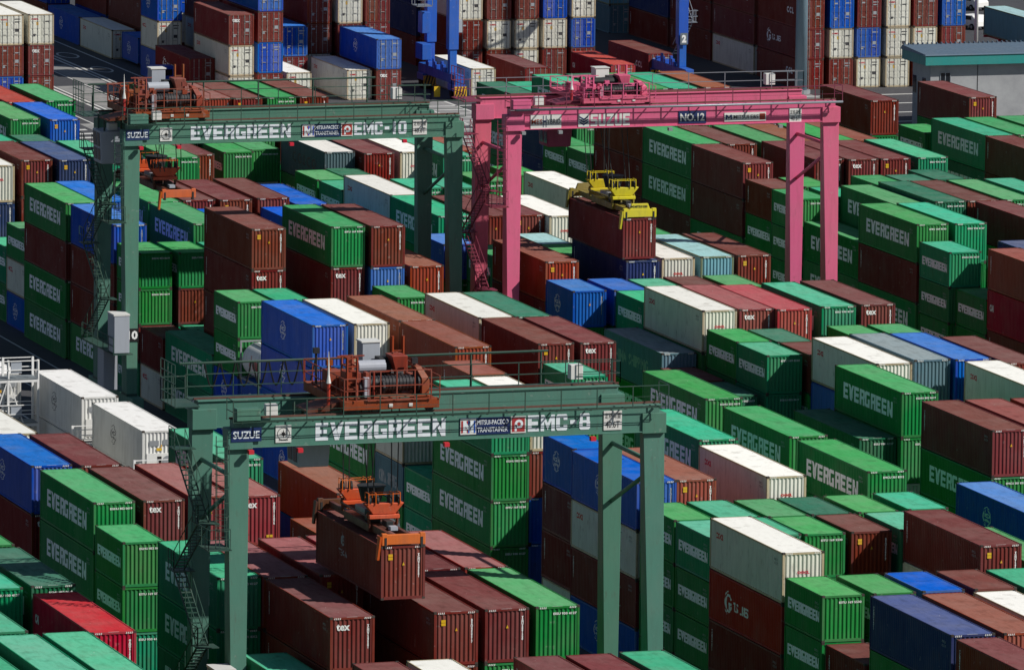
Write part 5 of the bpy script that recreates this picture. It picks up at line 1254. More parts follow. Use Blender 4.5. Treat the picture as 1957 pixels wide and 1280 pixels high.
REST = """
103.72,387.81,5.79,4,1,Ge,0
103.72,387.81,2.90,4,1,Ge,0
103.72,387.81,0.00,4,1,Ge,0
100.95,387.70,5.79,4,1,Ge,0
100.95,387.70,2.90,4,1,Ge,0
100.95,387.70,0.00,4,1,Ge,0
106.61,400.97,5.49,4,1,Ge,0
106.61,400.97,2.59,4,1,Rv,0
106.61,400.97,0.00,4,0,Ge,0
106.66,413.60,5.79,4,1,Ge,0
106.66,413.60,2.90,4,1,Ge,0
106.66,413.60,0.00,4,1,Ge,0
103.67,413.31,5.79,2,1,Te,0
103.67,413.31,2.90,2,1,Te,0
103.67,413.31,0.00,2,1,Ge,0
101.57,404.00,5.18,2,1,Te,0
101.57,404.00,2.59,2,0,Ge,0
101.57,404.00,0.00,2,0,Ge,0
106.63,426.71,8.69,4,1,Ge,1
106.63,426.71,5.79,4,1,Ge,0
106.63,426.71,2.90,4,1,Ge,0
106.63,426.71,0.00,4,1,Ge,0
116.74,452.74,2.90,4,1,Ge,0
116.74,452.74,0.00,4,1,Ge,0
119.61,452.18,5.79,4,1,Rv,0
119.61,452.18,2.90,4,1,Ge,0
119.61,452.18,0.00,4,1,Ge,0
122.45,482.69,2.90,4,1,Wn,0
122.45,482.69,0.00,4,1,Wn,0
116.88,439.16,2.90,4,1,Te,0
116.88,439.16,0.00,4,1,Ge,0
116.85,432.72,0.00,2,0,Ge,0
119.82,439.15,5.79,4,1,Bc,0
119.82,439.15,2.90,4,1,Ge,0
119.82,439.15,0.00,4,1,Ge,0
122.78,439.87,5.79,4,1,Rv,0
122.78,439.87,2.90,4,1,Ge,0
122.78,439.87,0.00,4,1,Ge,0
125.51,439.31,5.79,4,1,Rv,0
125.51,439.31,2.90,4,1,Ge,0
125.51,439.31,0.00,4,1,Ge,0
128.26,452.36,5.79,4,1,Ge,0
128.26,452.36,2.90,4,1,Ge,0
128.26,452.36,0.00,4,1,Ge,0
131.24,438.89,2.90,4,1,Ge,0
131.24,438.89,0.00,4,1,Ge,0
119.48,413.14,5.79,4,1,Rv,1
119.48,413.14,2.90,4,1,Ge,0
119.48,413.14,0.00,4,1,Ge,0
122.61,413.14,5.79,4,1,Ov,0
122.61,413.14,2.90,4,1,Ge,0
122.61,413.14,0.00,4,1,Ge,0
125.41,413.38,5.79,4,1,Rv,0
125.41,413.38,2.90,4,1,Ge,0
125.41,413.38,0.00,4,1,Ge,0
128.18,413.37,5.79,4,1,Rv,0
128.18,413.37,2.90,4,1,Ge,0
128.18,413.37,0.00,4,1,Ge,0
130.90,413.34,5.79,4,1,Ge,0
130.90,413.34,2.90,4,1,Ge,0
130.90,413.34,0.00,4,1,Ge,0
116.97,413.56,0.00,4,1,Ge,0
128.30,432.37,5.18,2,0,Rv,0
128.30,432.37,2.59,2,0,Ge,0
128.30,432.37,0.00,2,0,Ge,0
119.42,400.44,2.90,4,1,Ge,0
119.42,400.44,0.00,4,1,Ge,0
125.19,400.61,2.90,4,1,Ge,0
125.19,400.61,0.00,4,1,Ge,0
128.03,400.72,2.90,4,1,Ge,0
128.03,400.72,0.00,4,1,Ge,0
130.89,400.82,5.79,4,1,Te,0
130.89,400.82,2.90,4,1,Ge,0
130.89,400.82,0.00,4,1,Ge,0
116.40,394.50,2.90,4,1,Ge,0
116.40,394.50,0.00,4,1,Ge,0
116.80,375.54,5.79,4,1,Rv,0
116.80,375.54,2.90,4,1,Ge,0
116.80,375.54,0.00,4,1,Ge,0
119.69,375.57,5.79,4,1,Rv,0
119.69,375.57,2.90,4,1,Ge,0
119.69,375.57,0.00,4,1,Ge,0
125.28,375.09,5.79,4,1,Ge,0
125.28,375.09,2.90,4,1,Ge,0
125.28,375.09,0.00,4,1,Ge,0
128.03,374.97,5.79,4,1,Ge,0
128.03,374.97,2.90,4,1,Ge,0
128.03,374.97,0.00,4,1,Ge,0
130.99,375.19,5.79,4,1,Ge,0
130.99,375.19,2.90,4,1,Ge,0
130.99,375.19,0.00,4,1,Ge,0
131.34,481.76,2.90,4,1,Kc,1
131.34,481.76,0.00,4,1,Kc,0
131.24,496.20,0.00,4,1,Kc,0
149.17,406.70,2.59,2,0,Ge,0
149.17,406.70,0.00,2,0,Ge,0
152.15,406.70,5.18,2,0,Te,1
152.15,406.70,2.59,2,0,Ge,0
152.15,406.70,0.00,2,0,Ge,0
155.03,406.77,5.18,2,0,Ge,0
155.03,406.77,2.59,2,0,Ge,0
155.03,406.77,0.00,2,0,Ge,0
158.02,406.68,5.18,2,0,Ge,0
158.02,406.68,2.59,2,0,Ge,0
158.02,406.68,0.00,2,0,Ge,0
160.87,406.40,5.18,2,0,Ge,0
160.87,406.40,2.59,2,0,Ge,0
160.87,406.40,0.00,2,0,Ge,0
149.31,387.50,2.90,4,1,Ge,0
149.31,387.50,0.00,4,1,Ge,0
152.17,387.32,5.79,4,1,Rv,0
152.17,387.32,2.90,4,1,Ge,0
152.17,387.32,0.00,4,1,Ge,0
155.07,387.22,5.79,4,1,Rv,0
155.07,387.22,2.90,4,1,Ge,0
155.07,387.22,0.00,4,1,Ge,0
149.25,400.25,2.59,2,0,Ge,0
149.25,400.25,0.00,2,0,Ge,0
149.16,374.28,5.79,4,1,Ge,0
149.16,374.28,2.90,4,1,Ge,0
149.16,374.28,0.00,4,1,Ge,0
152.26,432.39,5.18,2,0,Ge,0
152.26,432.39,2.59,2,0,Ge,0
152.26,432.39,0.00,2,0,Ge,0
155.13,432.18,5.18,2,0,Ge,0
155.13,432.18,2.59,2,0,Ge,0
155.13,432.18,0.00,2,0,Ge,0
157.80,432.26,5.18,2,0,Ge,0
157.80,432.26,2.59,2,0,Ge,0
157.80,432.26,0.00,2,0,Ge,0
160.72,432.35,5.18,2,0,Ge,0
160.72,432.35,2.59,2,0,Ge,0
160.72,432.35,0.00,2,0,Ge,0
163.89,432.60,5.18,2,0,Ge,0
163.89,432.60,2.59,2,0,Ge,0
163.89,432.60,0.00,2,0,Ge,0
149.44,425.97,0.00,2,0,Ge,1
149.31,413.53,0.00,4,1,Ge,1
155.10,425.88,5.18,2,0,Ge,1
155.10,425.88,2.59,2,0,Ge,0
155.10,425.88,0.00,2,0,Ge,0
157.94,425.95,5.18,2,0,Ge,1
157.94,425.95,2.59,2,0,Ge,0
157.94,425.95,0.00,2,0,Ge,0
160.93,426.04,5.18,2,0,Te,1
160.93,426.04,2.59,2,0,Ge,0
160.93,426.04,0.00,2,0,Ge,0
160.82,413.12,5.79,4,1,Wo,1
160.82,413.12,2.90,4,1,Ge,0
160.82,413.12,0.00,4,1,Ge,0
163.68,452.52,5.79,4,1,Ge,0
163.68,452.52,2.90,4,1,Ge,0
163.68,452.52,0.00,4,1,Ge,0
163.69,438.90,5.79,4,1,Ge,1
163.69,438.90,2.90,4,1,Ge,0
163.69,438.90,0.00,4,1,Ge,0
157.29,438.57,5.79,4,1,Rv,0
157.29,438.57,2.90,4,1,Ge,0
157.29,438.57,0.00,4,1,Ge,0
151.78,438.66,5.79,4,1,Rv,0
151.78,438.66,2.90,4,1,Ge,0
151.78,438.66,0.00,4,1,Ge,0
157.99,452.58,5.79,4,1,Ge,0
157.99,452.58,2.90,4,1,Ge,0
157.99,452.58,0.00,4,1,Ge,0
163.75,468.04,5.79,4,1,Ge,0
163.75,468.04,2.90,4,1,Ge,0
163.75,468.04,0.00,4,1,Ge,0
173.73,438.44,2.90,4,1,Ge,0
173.73,438.44,0.00,4,1,Ge,0
176.48,451.79,2.90,4,1,Ge,1
176.48,451.79,0.00,4,1,Ge,0
179.34,451.74,5.79,4,1,Ge,0
179.34,451.74,2.90,4,1,Ge,0
179.34,451.74,0.00,4,1,Ge,0
182.29,451.58,8.69,4,1,Pv,1
182.29,451.58,5.79,4,1,Ge,0
182.29,451.58,2.90,4,1,Ge,0
182.29,451.58,0.00,4,1,Ge,0
176.52,467.50,2.90,4,1,Wo,1
176.52,467.50,0.00,4,1,Ge,0
173.98,468.12,2.90,4,1,De,0
173.98,468.12,0.00,4,1,Ge,0
173.46,492.63,2.59,2,0,De,0
173.46,492.63,0.00,2,0,Ge,0
173.56,499.34,2.59,2,0,Ge,0
173.56,499.34,0.00,2,0,Ge,0
176.61,498.77,2.59,2,0,Ge,0
176.61,498.77,0.00,2,0,Ge,0
176.49,492.45,2.59,2,0,Te,0
176.49,492.45,0.00,2,0,Ge,0
179.28,498.15,5.18,2,0,Ge,0
179.28,498.15,2.59,2,0,Ge,0
179.28,498.15,0.00,2,0,Ge,0
179.31,491.87,2.59,2,0,Ge,0
179.31,491.87,0.00,2,0,Ge,0
179.27,479.43,2.90,4,1,Ge,0
179.27,479.43,0.00,4,1,Ge,0
182.22,480.36,5.79,4,1,Ge,0
182.22,480.36,2.90,4,1,Ge,0
182.22,480.36,0.00,4,1,Ge,0
184.90,480.02,5.79,4,1,Ge,0
184.90,480.02,2.90,4,1,Ge,0
184.90,480.02,0.00,4,1,Ge,0
187.61,477.76,5.79,4,1,Ge,0
187.61,477.76,2.90,4,1,Ge,0
187.61,477.76,0.00,4,1,Ge,0
185.17,467.03,5.79,4,1,Ge,0
185.17,467.03,2.90,4,1,Ge,0
185.17,467.03,0.00,4,1,Ge,0
185.01,498.48,5.18,2,0,Ge,0
185.01,498.48,2.59,2,0,Ge,0
185.01,498.48,0.00,2,0,Ge,0
187.89,498.44,5.18,2,0,Ge,0
187.89,498.44,2.59,2,0,Ge,0
187.89,498.44,0.00,2,0,Ge,0
182.15,523.96,5.18,2,0,Ge,0
182.15,523.96,2.59,2,0,Ge,0
182.15,523.96,0.00,2,0,Ge,0
179.02,505.08,5.79,4,1,Ge,0
179.02,505.08,2.90,4,1,Ge,0
179.02,505.08,0.00,4,1,Ge,0
181.50,504.46,5.79,4,1,Ge,0
181.50,504.46,2.90,4,1,Ge,0
181.50,504.46,0.00,4,1,Ge,0
185.08,524.05,5.18,2,0,Ge,0
185.08,524.05,2.59,2,0,Ge,0
185.08,524.05,0.00,2,0,Ge,0
184.83,505.01,5.79,4,1,Ge,0
184.83,505.01,2.90,4,1,Ge,0
184.83,505.01,0.00,4,1,Ge,0
187.78,505.31,5.79,4,1,Ge,0
187.78,505.31,2.90,4,1,Ge,0
187.78,505.31,0.00,4,1,Ge,0
176.39,505.10,2.90,4,1,Ge,0
176.39,505.10,0.00,4,1,Ge,0
173.68,524.45,5.18,2,0,Ge,1
173.68,524.45,2.59,2,0,Ge,0
173.68,524.45,0.00,2,0,Ge,0
176.64,524.27,5.18,2,0,Ge,1
176.64,524.27,2.59,2,0,Ge,0
176.64,524.27,0.00,2,0,Ge,0
179.37,523.49,5.18,2,0,Ge,0
179.37,523.49,2.59,2,0,Ge,0
179.37,523.49,0.00,2,0,Ge,0
176.65,517.93,5.18,2,0,Ge,0
176.65,517.93,2.59,2,0,Ge,0
176.65,517.93,0.00,2,0,Ge,0
173.74,530.76,2.90,4,1,Ge,0
173.74,530.76,0.00,4,1,Ge,0
179.11,548.51,5.18,2,0,Ge,0
179.11,548.51,2.59,2,0,Ge,0
179.11,548.51,0.00,2,0,Ge,0
178.82,542.22,5.18,2,0,Ge,0
178.82,542.22,2.59,2,0,Ge,0
178.82,542.22,0.00,2,0,Ge,0
181.73,554.39,5.79,4,1,Rv,0
181.73,554.39,2.90,4,1,Ge,0
181.73,554.39,0.00,4,1,Ge,0
187.95,567.63,2.90,4,1,Ge,0
187.95,567.63,0.00,4,1,Ge,0
179.35,529.78,5.79,4,1,Ge,0
179.35,529.78,2.90,4,1,Ge,0
179.35,529.78,0.00,4,1,Ge,0
182.22,530.56,5.79,4,1,Ge,0
182.22,530.56,2.90,4,1,Ge,0
182.22,530.56,0.00,4,1,Ge,0
185.18,530.74,5.79,4,1,Ge,0
185.18,530.74,2.90,4,1,Ge,0
185.18,530.74,0.00,4,1,Ge,0
187.96,530.81,5.79,4,1,Ge,0
187.96,530.81,2.90,4,1,Ge,0
187.96,530.81,0.00,4,1,Ge,0
187.85,551.72,5.18,2,0,Ge,0
187.85,551.72,2.59,2,0,Ge,0
187.85,551.72,0.00,2,0,Ge,0
206.36,593.71,0.00,4,1,Ge,0
209.84,595.41,5.49,4,1,Ge,0
209.84,595.41,2.59,4,1,Ge,0
209.84,595.41,0.00,4,0,Ge,0
212.85,595.68,5.49,4,1,Ge,0
212.85,595.68,2.59,4,1,Ge,0
212.85,595.68,0.00,4,0,Ge,0
215.50,595.55,5.49,4,1,Ge,0
215.50,595.55,2.59,4,1,Ge,0
215.50,595.55,0.00,4,0,Ge,0
218.35,595.84,5.49,4,1,Ge,0
218.35,595.84,2.59,4,1,Ge,0
218.35,595.84,0.00,4,0,Ge,0
221.19,598.26,5.18,4,1,Ge,0
221.19,598.26,2.59,4,0,Ge,0
221.19,598.26,0.00,4,0,Ge,0
206.14,581.31,0.00,4,1,Ge,0
212.26,582.16,5.79,4,1,Rv,0
212.26,582.16,2.90,4,1,Ge,0
212.26,582.16,0.00,4,1,Ge,0
214.86,581.57,5.79,4,1,Rv,0
214.86,581.57,2.90,4,1,Ge,0
214.86,581.57,0.00,4,1,Ge,0
217.47,581.42,5.79,4,1,Rv,0
217.47,581.42,2.90,4,1,Ge,0
217.47,581.42,0.00,4,1,Ge,0
220.57,581.48,5.79,4,1,Ge,0
220.57,581.48,2.90,4,1,Ge,0
220.57,581.48,0.00,4,1,Ge,0
206.31,575.01,2.59,2,0,Ge,1
206.31,575.01,0.00,2,0,Ge,0
209.08,575.50,5.18,2,0,Ge,0
209.08,575.50,2.59,2,0,Ge,0
209.08,575.50,0.00,2,0,Ge,0
206.17,568.71,0.00,2,0,Ge,0
209.32,569.19,5.18,2,0,Ge,0
209.32,569.19,2.59,2,0,Ge,0
209.32,569.19,0.00,2,0,Ge,0
209.59,556.75,5.49,4,1,Ge,0
209.59,556.75,2.59,4,1,Ge,0
209.59,556.75,0.00,4,0,Ge,0
212.25,555.80,5.79,4,1,Ge,0
212.25,555.80,2.90,4,1,Ge,0
212.25,555.80,0.00,4,1,Ge,0
214.77,555.71,5.79,4,1,Ge,0
214.77,555.71,2.90,4,1,Ge,0
214.77,555.71,0.00,4,1,Ge,0
217.72,555.71,5.79,4,1,Ge,0
217.72,555.71,2.90,4,1,Ge,0
217.72,555.71,0.00,4,1,Ge,0
220.78,555.86,5.79,4,1,Ge,0
220.78,555.86,2.90,4,1,Ge,0
220.78,555.86,0.00,4,1,Ge,0
212.39,568.34,5.49,2,1,Ge,0
212.39,568.34,2.59,2,1,Ge,0
212.39,568.34,0.00,2,0,Ge,0
215.09,568.15,5.49,2,1,Ge,0
215.09,568.15,2.59,2,1,Ge,0
215.09,568.15,0.00,2,0,Ge,0
217.93,570.66,5.49,2,1,Ge,0
217.93,570.66,2.59,2,1,Ge,0
217.93,570.66,0.00,2,0,Ge,0
206.27,543.78,0.00,4,1,Ge,0
209.13,543.56,5.79,4,1,Ge,1
209.13,543.56,2.90,4,1,Ge,0
209.13,543.56,0.00,4,1,Ge,0
206.40,537.47,0.00,2,0,Ge,0
206.83,531.17,0.00,2,0,Ge,0
206.50,517.94,0.00,4,1,Ge,0
215.24,543.26,5.79,4,1,Ge,1
215.24,543.26,2.90,4,1,Ge,1
215.24,543.26,0.00,4,1,Ge,0
209.60,524.06,5.49,4,1,Ge,0
209.60,524.06,2.59,4,1,Ge,0
209.60,524.06,0.00,4,0,Ge,0
206.49,556.27,0.00,4,1,Ge,0
230.44,618.69,5.79,4,1,Ge,1
230.44,618.69,2.90,4,1,Ge,0
230.44,618.69,0.00,4,1,Ge,0
241.23,624.25,5.18,4,1,Ge,1
241.23,624.25,2.59,4,0,Ge,0
241.23,624.25,0.00,4,0,Ge,0
230.92,593.89,2.90,4,1,Ge,0
230.92,593.89,0.00,4,1,Ge,0
233.67,593.78,5.79,4,1,Ge,0
233.67,593.78,2.90,4,1,Ge,0
233.67,593.78,0.00,4,1,Ge,0
236.64,594.08,5.79,4,1,Ge,0
236.64,594.08,2.90,4,1,Ge,0
236.64,594.08,0.00,4,1,Ge,0
230.82,581.45,5.79,4,1,Rv,1
230.82,581.45,2.90,4,1,Ge,0
230.82,581.45,0.00,4,1,Ge,0
230.50,606.33,5.18,2,0,Ge,0
230.50,606.33,2.59,2,0,Ge,0
230.50,606.33,0.00,2,0,Ge,0
151.95,504.49,2.90,4,1,Ge,1
151.95,504.49,0.00,4,1,Ge,0
155.30,505.35,2.90,4,1,Ge,1
155.30,505.35,0.00,4,1,Ge,0
155.28,492.90,2.90,4,1,Ge,0
155.28,492.90,0.00,4,1,Ge,0
161.00,524.29,5.18,2,0,Ge,0
161.00,524.29,2.59,2,0,Ge,0
161.00,524.29,0.00,2,0,Ge,0
160.85,505.42,5.79,4,1,Rv,0
160.85,505.42,2.90,4,1,Ge,0
160.85,505.42,0.00,4,1,Ge,0
163.42,505.28,5.79,4,1,Ge,0
163.42,505.28,2.90,4,1,Ge,0
163.42,505.28,0.00,4,1,Ge,0
160.93,492.98,5.79,4,1,Rv,1
160.93,492.98,2.90,4,1,Ge,0
160.93,492.98,0.00,4,1,Ge,0
163.77,492.84,2.90,4,1,Ge,1
163.77,492.84,0.00,4,1,Ge,0
152.48,524.76,5.18,2,0,Ge,0
152.48,524.76,2.59,2,0,Ge,0
152.48,524.76,0.00,2,0,Ge,0
158.22,530.99,5.79,4,1,Rv,0
158.22,530.99,2.90,4,1,Rv,0
158.22,530.99,0.00,4,1,Ge,0
160.98,530.60,5.79,4,1,Rv,0
160.98,530.60,2.90,4,1,Rv,0
160.98,530.60,0.00,4,1,Ge,0
163.85,530.73,5.79,4,1,Rv,0
163.85,530.73,2.90,4,1,Rv,0
163.85,530.73,0.00,4,1,Ge,0
152.54,531.06,2.90,4,1,Rv,1
152.54,531.06,0.00,4,1,Ge,0
155.36,556.10,5.79,4,1,Ge,0
155.36,556.10,2.90,4,1,Ge,0
155.36,556.10,0.00,4,1,Ge,0
152.57,549.99,2.59,2,0,Te,1
152.57,549.99,0.00,2,0,Ge,0
155.39,549.40,7.77,2,0,Te,1
155.39,549.40,5.18,2,0,Ge,0
155.39,549.40,2.59,2,0,Ge,0
155.39,549.40,0.00,2,0,Ge,0
155.42,568.67,5.79,4,1,Ge,1
155.42,568.67,2.90,4,1,Ge,0
155.42,568.67,0.00,4,1,Ge,0
151.84,569.92,5.79,4,1,Ge,0
151.84,569.92,2.90,4,1,Ge,0
151.84,569.92,0.00,4,1,Ge,0
158.19,569.08,5.79,4,1,Rv,0
158.19,569.08,2.90,4,1,Ge,0
158.19,569.08,0.00,4,1,Ge,0
160.91,568.69,5.79,4,1,Rv,0
160.91,568.69,2.90,4,1,Ge,0
160.91,568.69,0.00,4,1,Ge,0
163.85,568.98,5.79,4,1,Rv,0
163.85,568.98,2.90,4,1,Ge,0
163.85,568.98,0.00,4,1,Ge,0
158.30,584.00,5.49,2,1,Ge,0
158.30,584.00,2.59,2,1,Ge,0
158.30,584.00,0.00,2,0,Ge,0
158.30,562.70,8.08,2,1,Bc,1
158.30,562.70,5.18,2,1,Ge,0
158.30,562.70,2.59,2,0,Ge,0
158.30,562.70,0.00,2,0,Ge,0
164.00,562.60,5.18,2,1,Ge,0
164.00,562.60,2.59,2,0,Ge,0
164.00,562.60,0.00,2,0,Ge,0
167.00,569.50,5.18,4,1,Ge,0
167.00,569.50,2.59,4,0,Ge,0
167.00,569.50,0.00,4,0,Ge,0
152.65,595.29,2.90,4,1,Ge,0
152.65,595.29,0.00,4,1,Ge,0
155.46,594.65,5.79,4,1,Rv,0
155.46,594.65,2.90,4,1,Ge,0
155.46,594.65,0.00,4,1,Ge,0
149.60,594.97,2.59,4,1,Ge,0
149.60,594.97,0.00,4,0,Ge,0
158.37,594.67,5.79,4,1,Ge,0
158.37,594.67,2.90,4,1,Ge,0
158.37,594.67,0.00,4,1,Ge,0
164.06,594.33,5.79,4,1,Ge,0
164.06,594.33,2.90,4,1,Ge,0
164.06,594.33,0.00,4,1,Ge,0
167.00,600.60,5.18,4,1,Rv,0
167.00,600.60,2.59,4,0,Ge,0
167.00,600.60,0.00,4,0,Ge,0
158.47,621.51,5.79,4,1,Ge,0
158.47,621.51,2.90,4,1,Ge,0
158.47,621.51,0.00,4,1,Ge,0
161.45,620.50,5.79,4,1,Ge,0
161.45,620.50,2.90,4,1,Ge,0
161.45,620.50,0.00,4,1,Ge,0
164.48,633.31,5.79,4,1,Ge,0
164.48,633.31,2.90,4,1,Ge,0
164.48,633.31,0.00,4,1,Ge,0
161.12,633.03,5.79,4,1,Ge,0
161.12,633.03,2.90,4,1,Ge,0
161.12,633.03,0.00,4,1,Ge,0
155.37,616.50,7.77,2,0,Te,1
155.37,616.50,5.18,2,0,Ge,0
155.37,616.50,2.59,2,0,Ge,0
155.37,616.50,0.00,2,0,Ge,0
158.27,615.21,5.18,2,0,Ge,0
158.27,615.21,2.59,2,0,Ge,0
158.27,615.21,0.00,2,0,Ge,0
161.14,486.67,2.59,2,0,Ge,0
161.14,486.67,0.00,2,0,Ge,0
152.60,481.20,5.79,2,1,Ge,0
152.60,481.20,2.90,2,1,Ge,0
152.60,481.20,0.00,2,1,Ge,0
174.02,587.96,5.18,2,0,Ge,0
174.02,587.96,2.59,2,0,Ge,0
174.02,587.96,0.00,2,0,Ge,0
174.06,581.47,5.18,2,0,Ge,0
174.06,581.47,2.59,2,0,Ge,0
174.06,581.47,0.00,2,0,Ge,0
176.63,588.68,5.18,2,0,Ge,0
176.63,588.68,2.59,2,0,Ge,0
176.63,588.68,0.00,2,0,Ge,0
173.98,568.62,5.79,4,1,Ge,0
173.98,568.62,2.90,4,1,Ge,0
173.98,568.62,0.00,4,1,Ge,0
173.85,556.18,5.79,4,1,Ge,1
173.85,556.18,2.90,4,1,Ge,0
173.85,556.18,0.00,4,1,Ge,0
179.66,581.41,5.18,2,0,Ge,0
179.66,581.41,2.59,2,0,Ge,0
179.66,581.41,0.00,2,0,Ge,0
182.13,580.90,5.18,2,0,Ge,0
182.13,580.90,2.59,2,0,Ge,0
182.13,580.90,0.00,2,0,Ge,0
185.82,584.29,5.18,2,0,Ge,0
185.82,584.29,2.59,2,0,Ge,0
185.82,584.29,0.00,2,0,Ge,0
176.80,555.54,5.79,4,1,Ge,0
176.80,555.54,2.90,4,1,Ge,0
176.80,555.54,0.00,4,1,Ge,0
179.25,555.39,5.79,4,1,Ge,0
179.25,555.39,2.90,4,1,Ge,0
179.25,555.39,0.00,4,1,Ge,0
176.70,594.99,2.90,4,1,Ge,0
176.70,594.99,0.00,4,1,Ge,0
179.47,593.58,5.79,4,1,Ge,0
179.47,593.58,2.90,4,1,Ge,0
179.47,593.58,0.00,4,1,Ge,0
182.42,593.80,5.79,4,1,Ge,0
182.42,593.80,2.90,4,1,Ge,0
182.42,593.80,0.00,4,1,Ge,0
184.92,590.60,5.79,4,1,Ge,0
184.92,590.60,2.90,4,1,Ge,0
184.92,590.60,0.00,4,1,Ge,0
187.68,598.55,5.18,4,1,Ge,0
187.68,598.55,2.59,4,0,Ge,0
187.68,598.55,0.00,4,0,Ge,0
174.30,607.43,5.18,2,0,Wo,1
174.30,607.43,2.59,2,0,Ge,0
174.30,607.43,0.00,2,0,Ge,0
171.82,606.28,5.18,2,0,Ge,0
171.82,606.28,2.59,2,0,Ge,0
171.82,606.28,0.00,2,0,Ge,0
173.82,543.20,2.59,2,0,Ge,0
173.82,543.20,0.00,2,0,Ge,0
172.28,549.87,2.59,2,0,Ge,0
172.28,549.87,0.00,2,0,Ge,0
174.35,632.27,2.90,4,1,Ge,0
174.35,632.27,0.00,4,1,Ge,0
177.37,632.11,5.79,4,1,Ge,1
177.37,632.11,2.90,4,1,Ge,0
177.37,632.11,0.00,4,1,Ge,0
179.85,631.79,5.79,4,1,Ge,0
179.85,631.79,2.90,4,1,Ge,0
179.85,631.79,0.00,4,1,Ge,0
182.67,631.69,5.79,4,1,Ge,0
182.67,631.69,2.90,4,1,Ge,0
182.67,631.69,0.00,4,1,Ge,0
185.44,631.64,5.79,4,1,Ge,0
185.44,631.64,2.90,4,1,Ge,0
185.44,631.64,0.00,4,1,Ge,0
177.20,625.40,5.18,2,0,Ge,0
177.20,625.40,2.59,2,0,Ge,0
177.20,625.40,0.00,2,0,Ge,0
177.20,618.90,5.18,2,0,Ge,0
177.20,618.90,2.59,2,0,Ge,0
177.20,618.90,0.00,2,0,Ge,0
180.10,625.40,5.18,2,0,Ge,0
180.10,625.40,2.59,2,0,Ge,0
180.10,625.40,0.00,2,0,Ge,0
183.00,625.38,5.18,2,0,Ge,0
183.00,625.38,2.59,2,0,Ge,0
183.00,625.38,0.00,2,0,Ge,0
185.90,625.34,5.18,2,0,Ge,0
185.90,625.34,2.59,2,0,Ge,0
185.90,625.34,0.00,2,0,Ge,0
183.00,618.90,5.79,2,1,Wo,0
183.00,618.90,2.90,2,1,Ge,0
183.00,618.90,0.00,2,1,Ge,0
185.90,618.90,5.79,2,1,Wo,0
185.90,618.90,2.90,2,1,Ge,0
185.90,618.90,0.00,2,1,Ge,0
213.17,650.81,5.79,4,1,Te,1
213.17,650.81,2.90,4,1,Ge,0
213.17,650.81,0.00,4,1,Ge,0
209.13,631.05,2.90,4,1,Ge,0
209.13,631.05,0.00,4,1,Ge,0
212.02,630.94,5.79,4,1,Ge,0
212.02,630.94,2.90,4,1,Ge,0
212.02,630.94,0.00,4,1,Ge,0
214.75,630.87,5.79,4,1,Ge,1
214.75,630.87,2.90,4,1,Ge,0
214.75,630.87,0.00,4,1,Ge,0
217.20,630.62,5.79,4,1,Ge,1
217.20,630.62,2.90,4,1,Ge,0
217.20,630.62,0.00,4,1,Ge,0
220.18,630.99,5.79,4,1,Ge,1
220.18,630.99,2.90,4,1,Ge,0
220.18,630.99,0.00,4,1,Ge,0
193.72,600.27,2.90,2,1,Ge,0
193.72,600.27,0.00,2,1,Ge,0
206.18,624.86,2.59,2,0,Ge,1
206.18,624.86,0.00,2,0,Ge,0
206.19,618.57,2.59,2,0,Ge,0
206.19,618.57,0.00,2,0,Ge,0
206.50,632.00,0.00,2,1,Nv,0
98.00,390.00,5.49,4,1,Ge,0
98.00,390.00,2.59,4,1,Ge,0
98.00,390.00,0.00,4,0,Ge,0
180.10,618.90,5.18,2,0,Ge,1
180.10,618.90,2.59,2,0,Ge,0
180.10,618.90,0.00,2,0,Ge,0
220.40,738.00,0.00,4,1,Rv,1
223.30,738.50,0.00,4,1,Rv,0
217.50,738.50,0.00,4,1,Wo,1
204.90,789.00,2.90,4,1,Bc,1
207.98,751.00,8.69,4,1,Bc,0
207.98,751.00,5.79,4,1,Bc,1
207.98,751.00,2.90,4,1,Wo,1
207.98,751.00,0.00,4,1,Rv,1
207.90,764.00,5.79,4,1,Bc,0
207.90,764.00,0.00,4,1,Rv,1
207.90,777.00,8.69,4,1,Bc,0
207.90,777.00,5.79,4,1,Rv,0
207.90,777.00,0.00,4,1,Bc,1
210.90,751.00,8.69,4,1,Rv,0
210.90,751.00,5.79,4,1,Bc,0
210.90,751.00,2.90,4,1,Wo,0
210.90,751.00,0.00,4,1,Rv,0
208.30,737.00,0.00,4,1,Rv,1
211.40,737.00,5.79,4,1,Rv,0
211.40,737.00,2.90,4,1,Wo,0
211.40,737.00,0.00,4,1,Rv,0
235.50,738.40,0.00,4,1,Rv,1
232.40,751.50,5.79,4,1,Nv,1
232.40,764.40,8.69,4,1,Wo,0
232.40,764.40,5.79,4,1,Rv,0
232.40,764.40,2.90,4,1,Nv,0
232.40,764.40,0.00,4,1,Rv,0
244.10,751.50,5.79,4,1,Nv,0
244.10,751.50,2.90,4,1,Nv,0
244.10,751.50,0.00,4,1,Rv,0
262.30,723.90,8.69,4,1,Rv,0
265.30,723.90,8.69,4,1,Rv,0
268.20,724.20,8.69,4,1,Rv,0
271.10,724.00,8.69,4,1,Rv,0
273.90,724.00,8.69,4,1,Rv,0
276.80,724.00,8.69,4,1,Bc,0
262.20,736.80,8.69,4,1,Rv,0
262.20,749.70,8.69,4,1,Rl,0
262.20,749.70,5.79,4,1,Rv,1
262.20,762.60,8.69,4,1,Rv,0
262.20,762.60,5.79,4,1,Rv,0
260.50,782.50,2.90,2,1,Wo,0
260.50,782.50,0.00,2,1,Wo,0
262.20,789.00,5.79,4,1,Ws,0
262.20,789.00,2.90,4,1,Rs,0
262.20,789.00,0.00,4,1,Rv,0
262.20,801.90,5.79,4,1,Nv,0
262.20,801.90,2.90,4,1,Rv,0
262.20,801.90,0.00,4,1,Rv,0
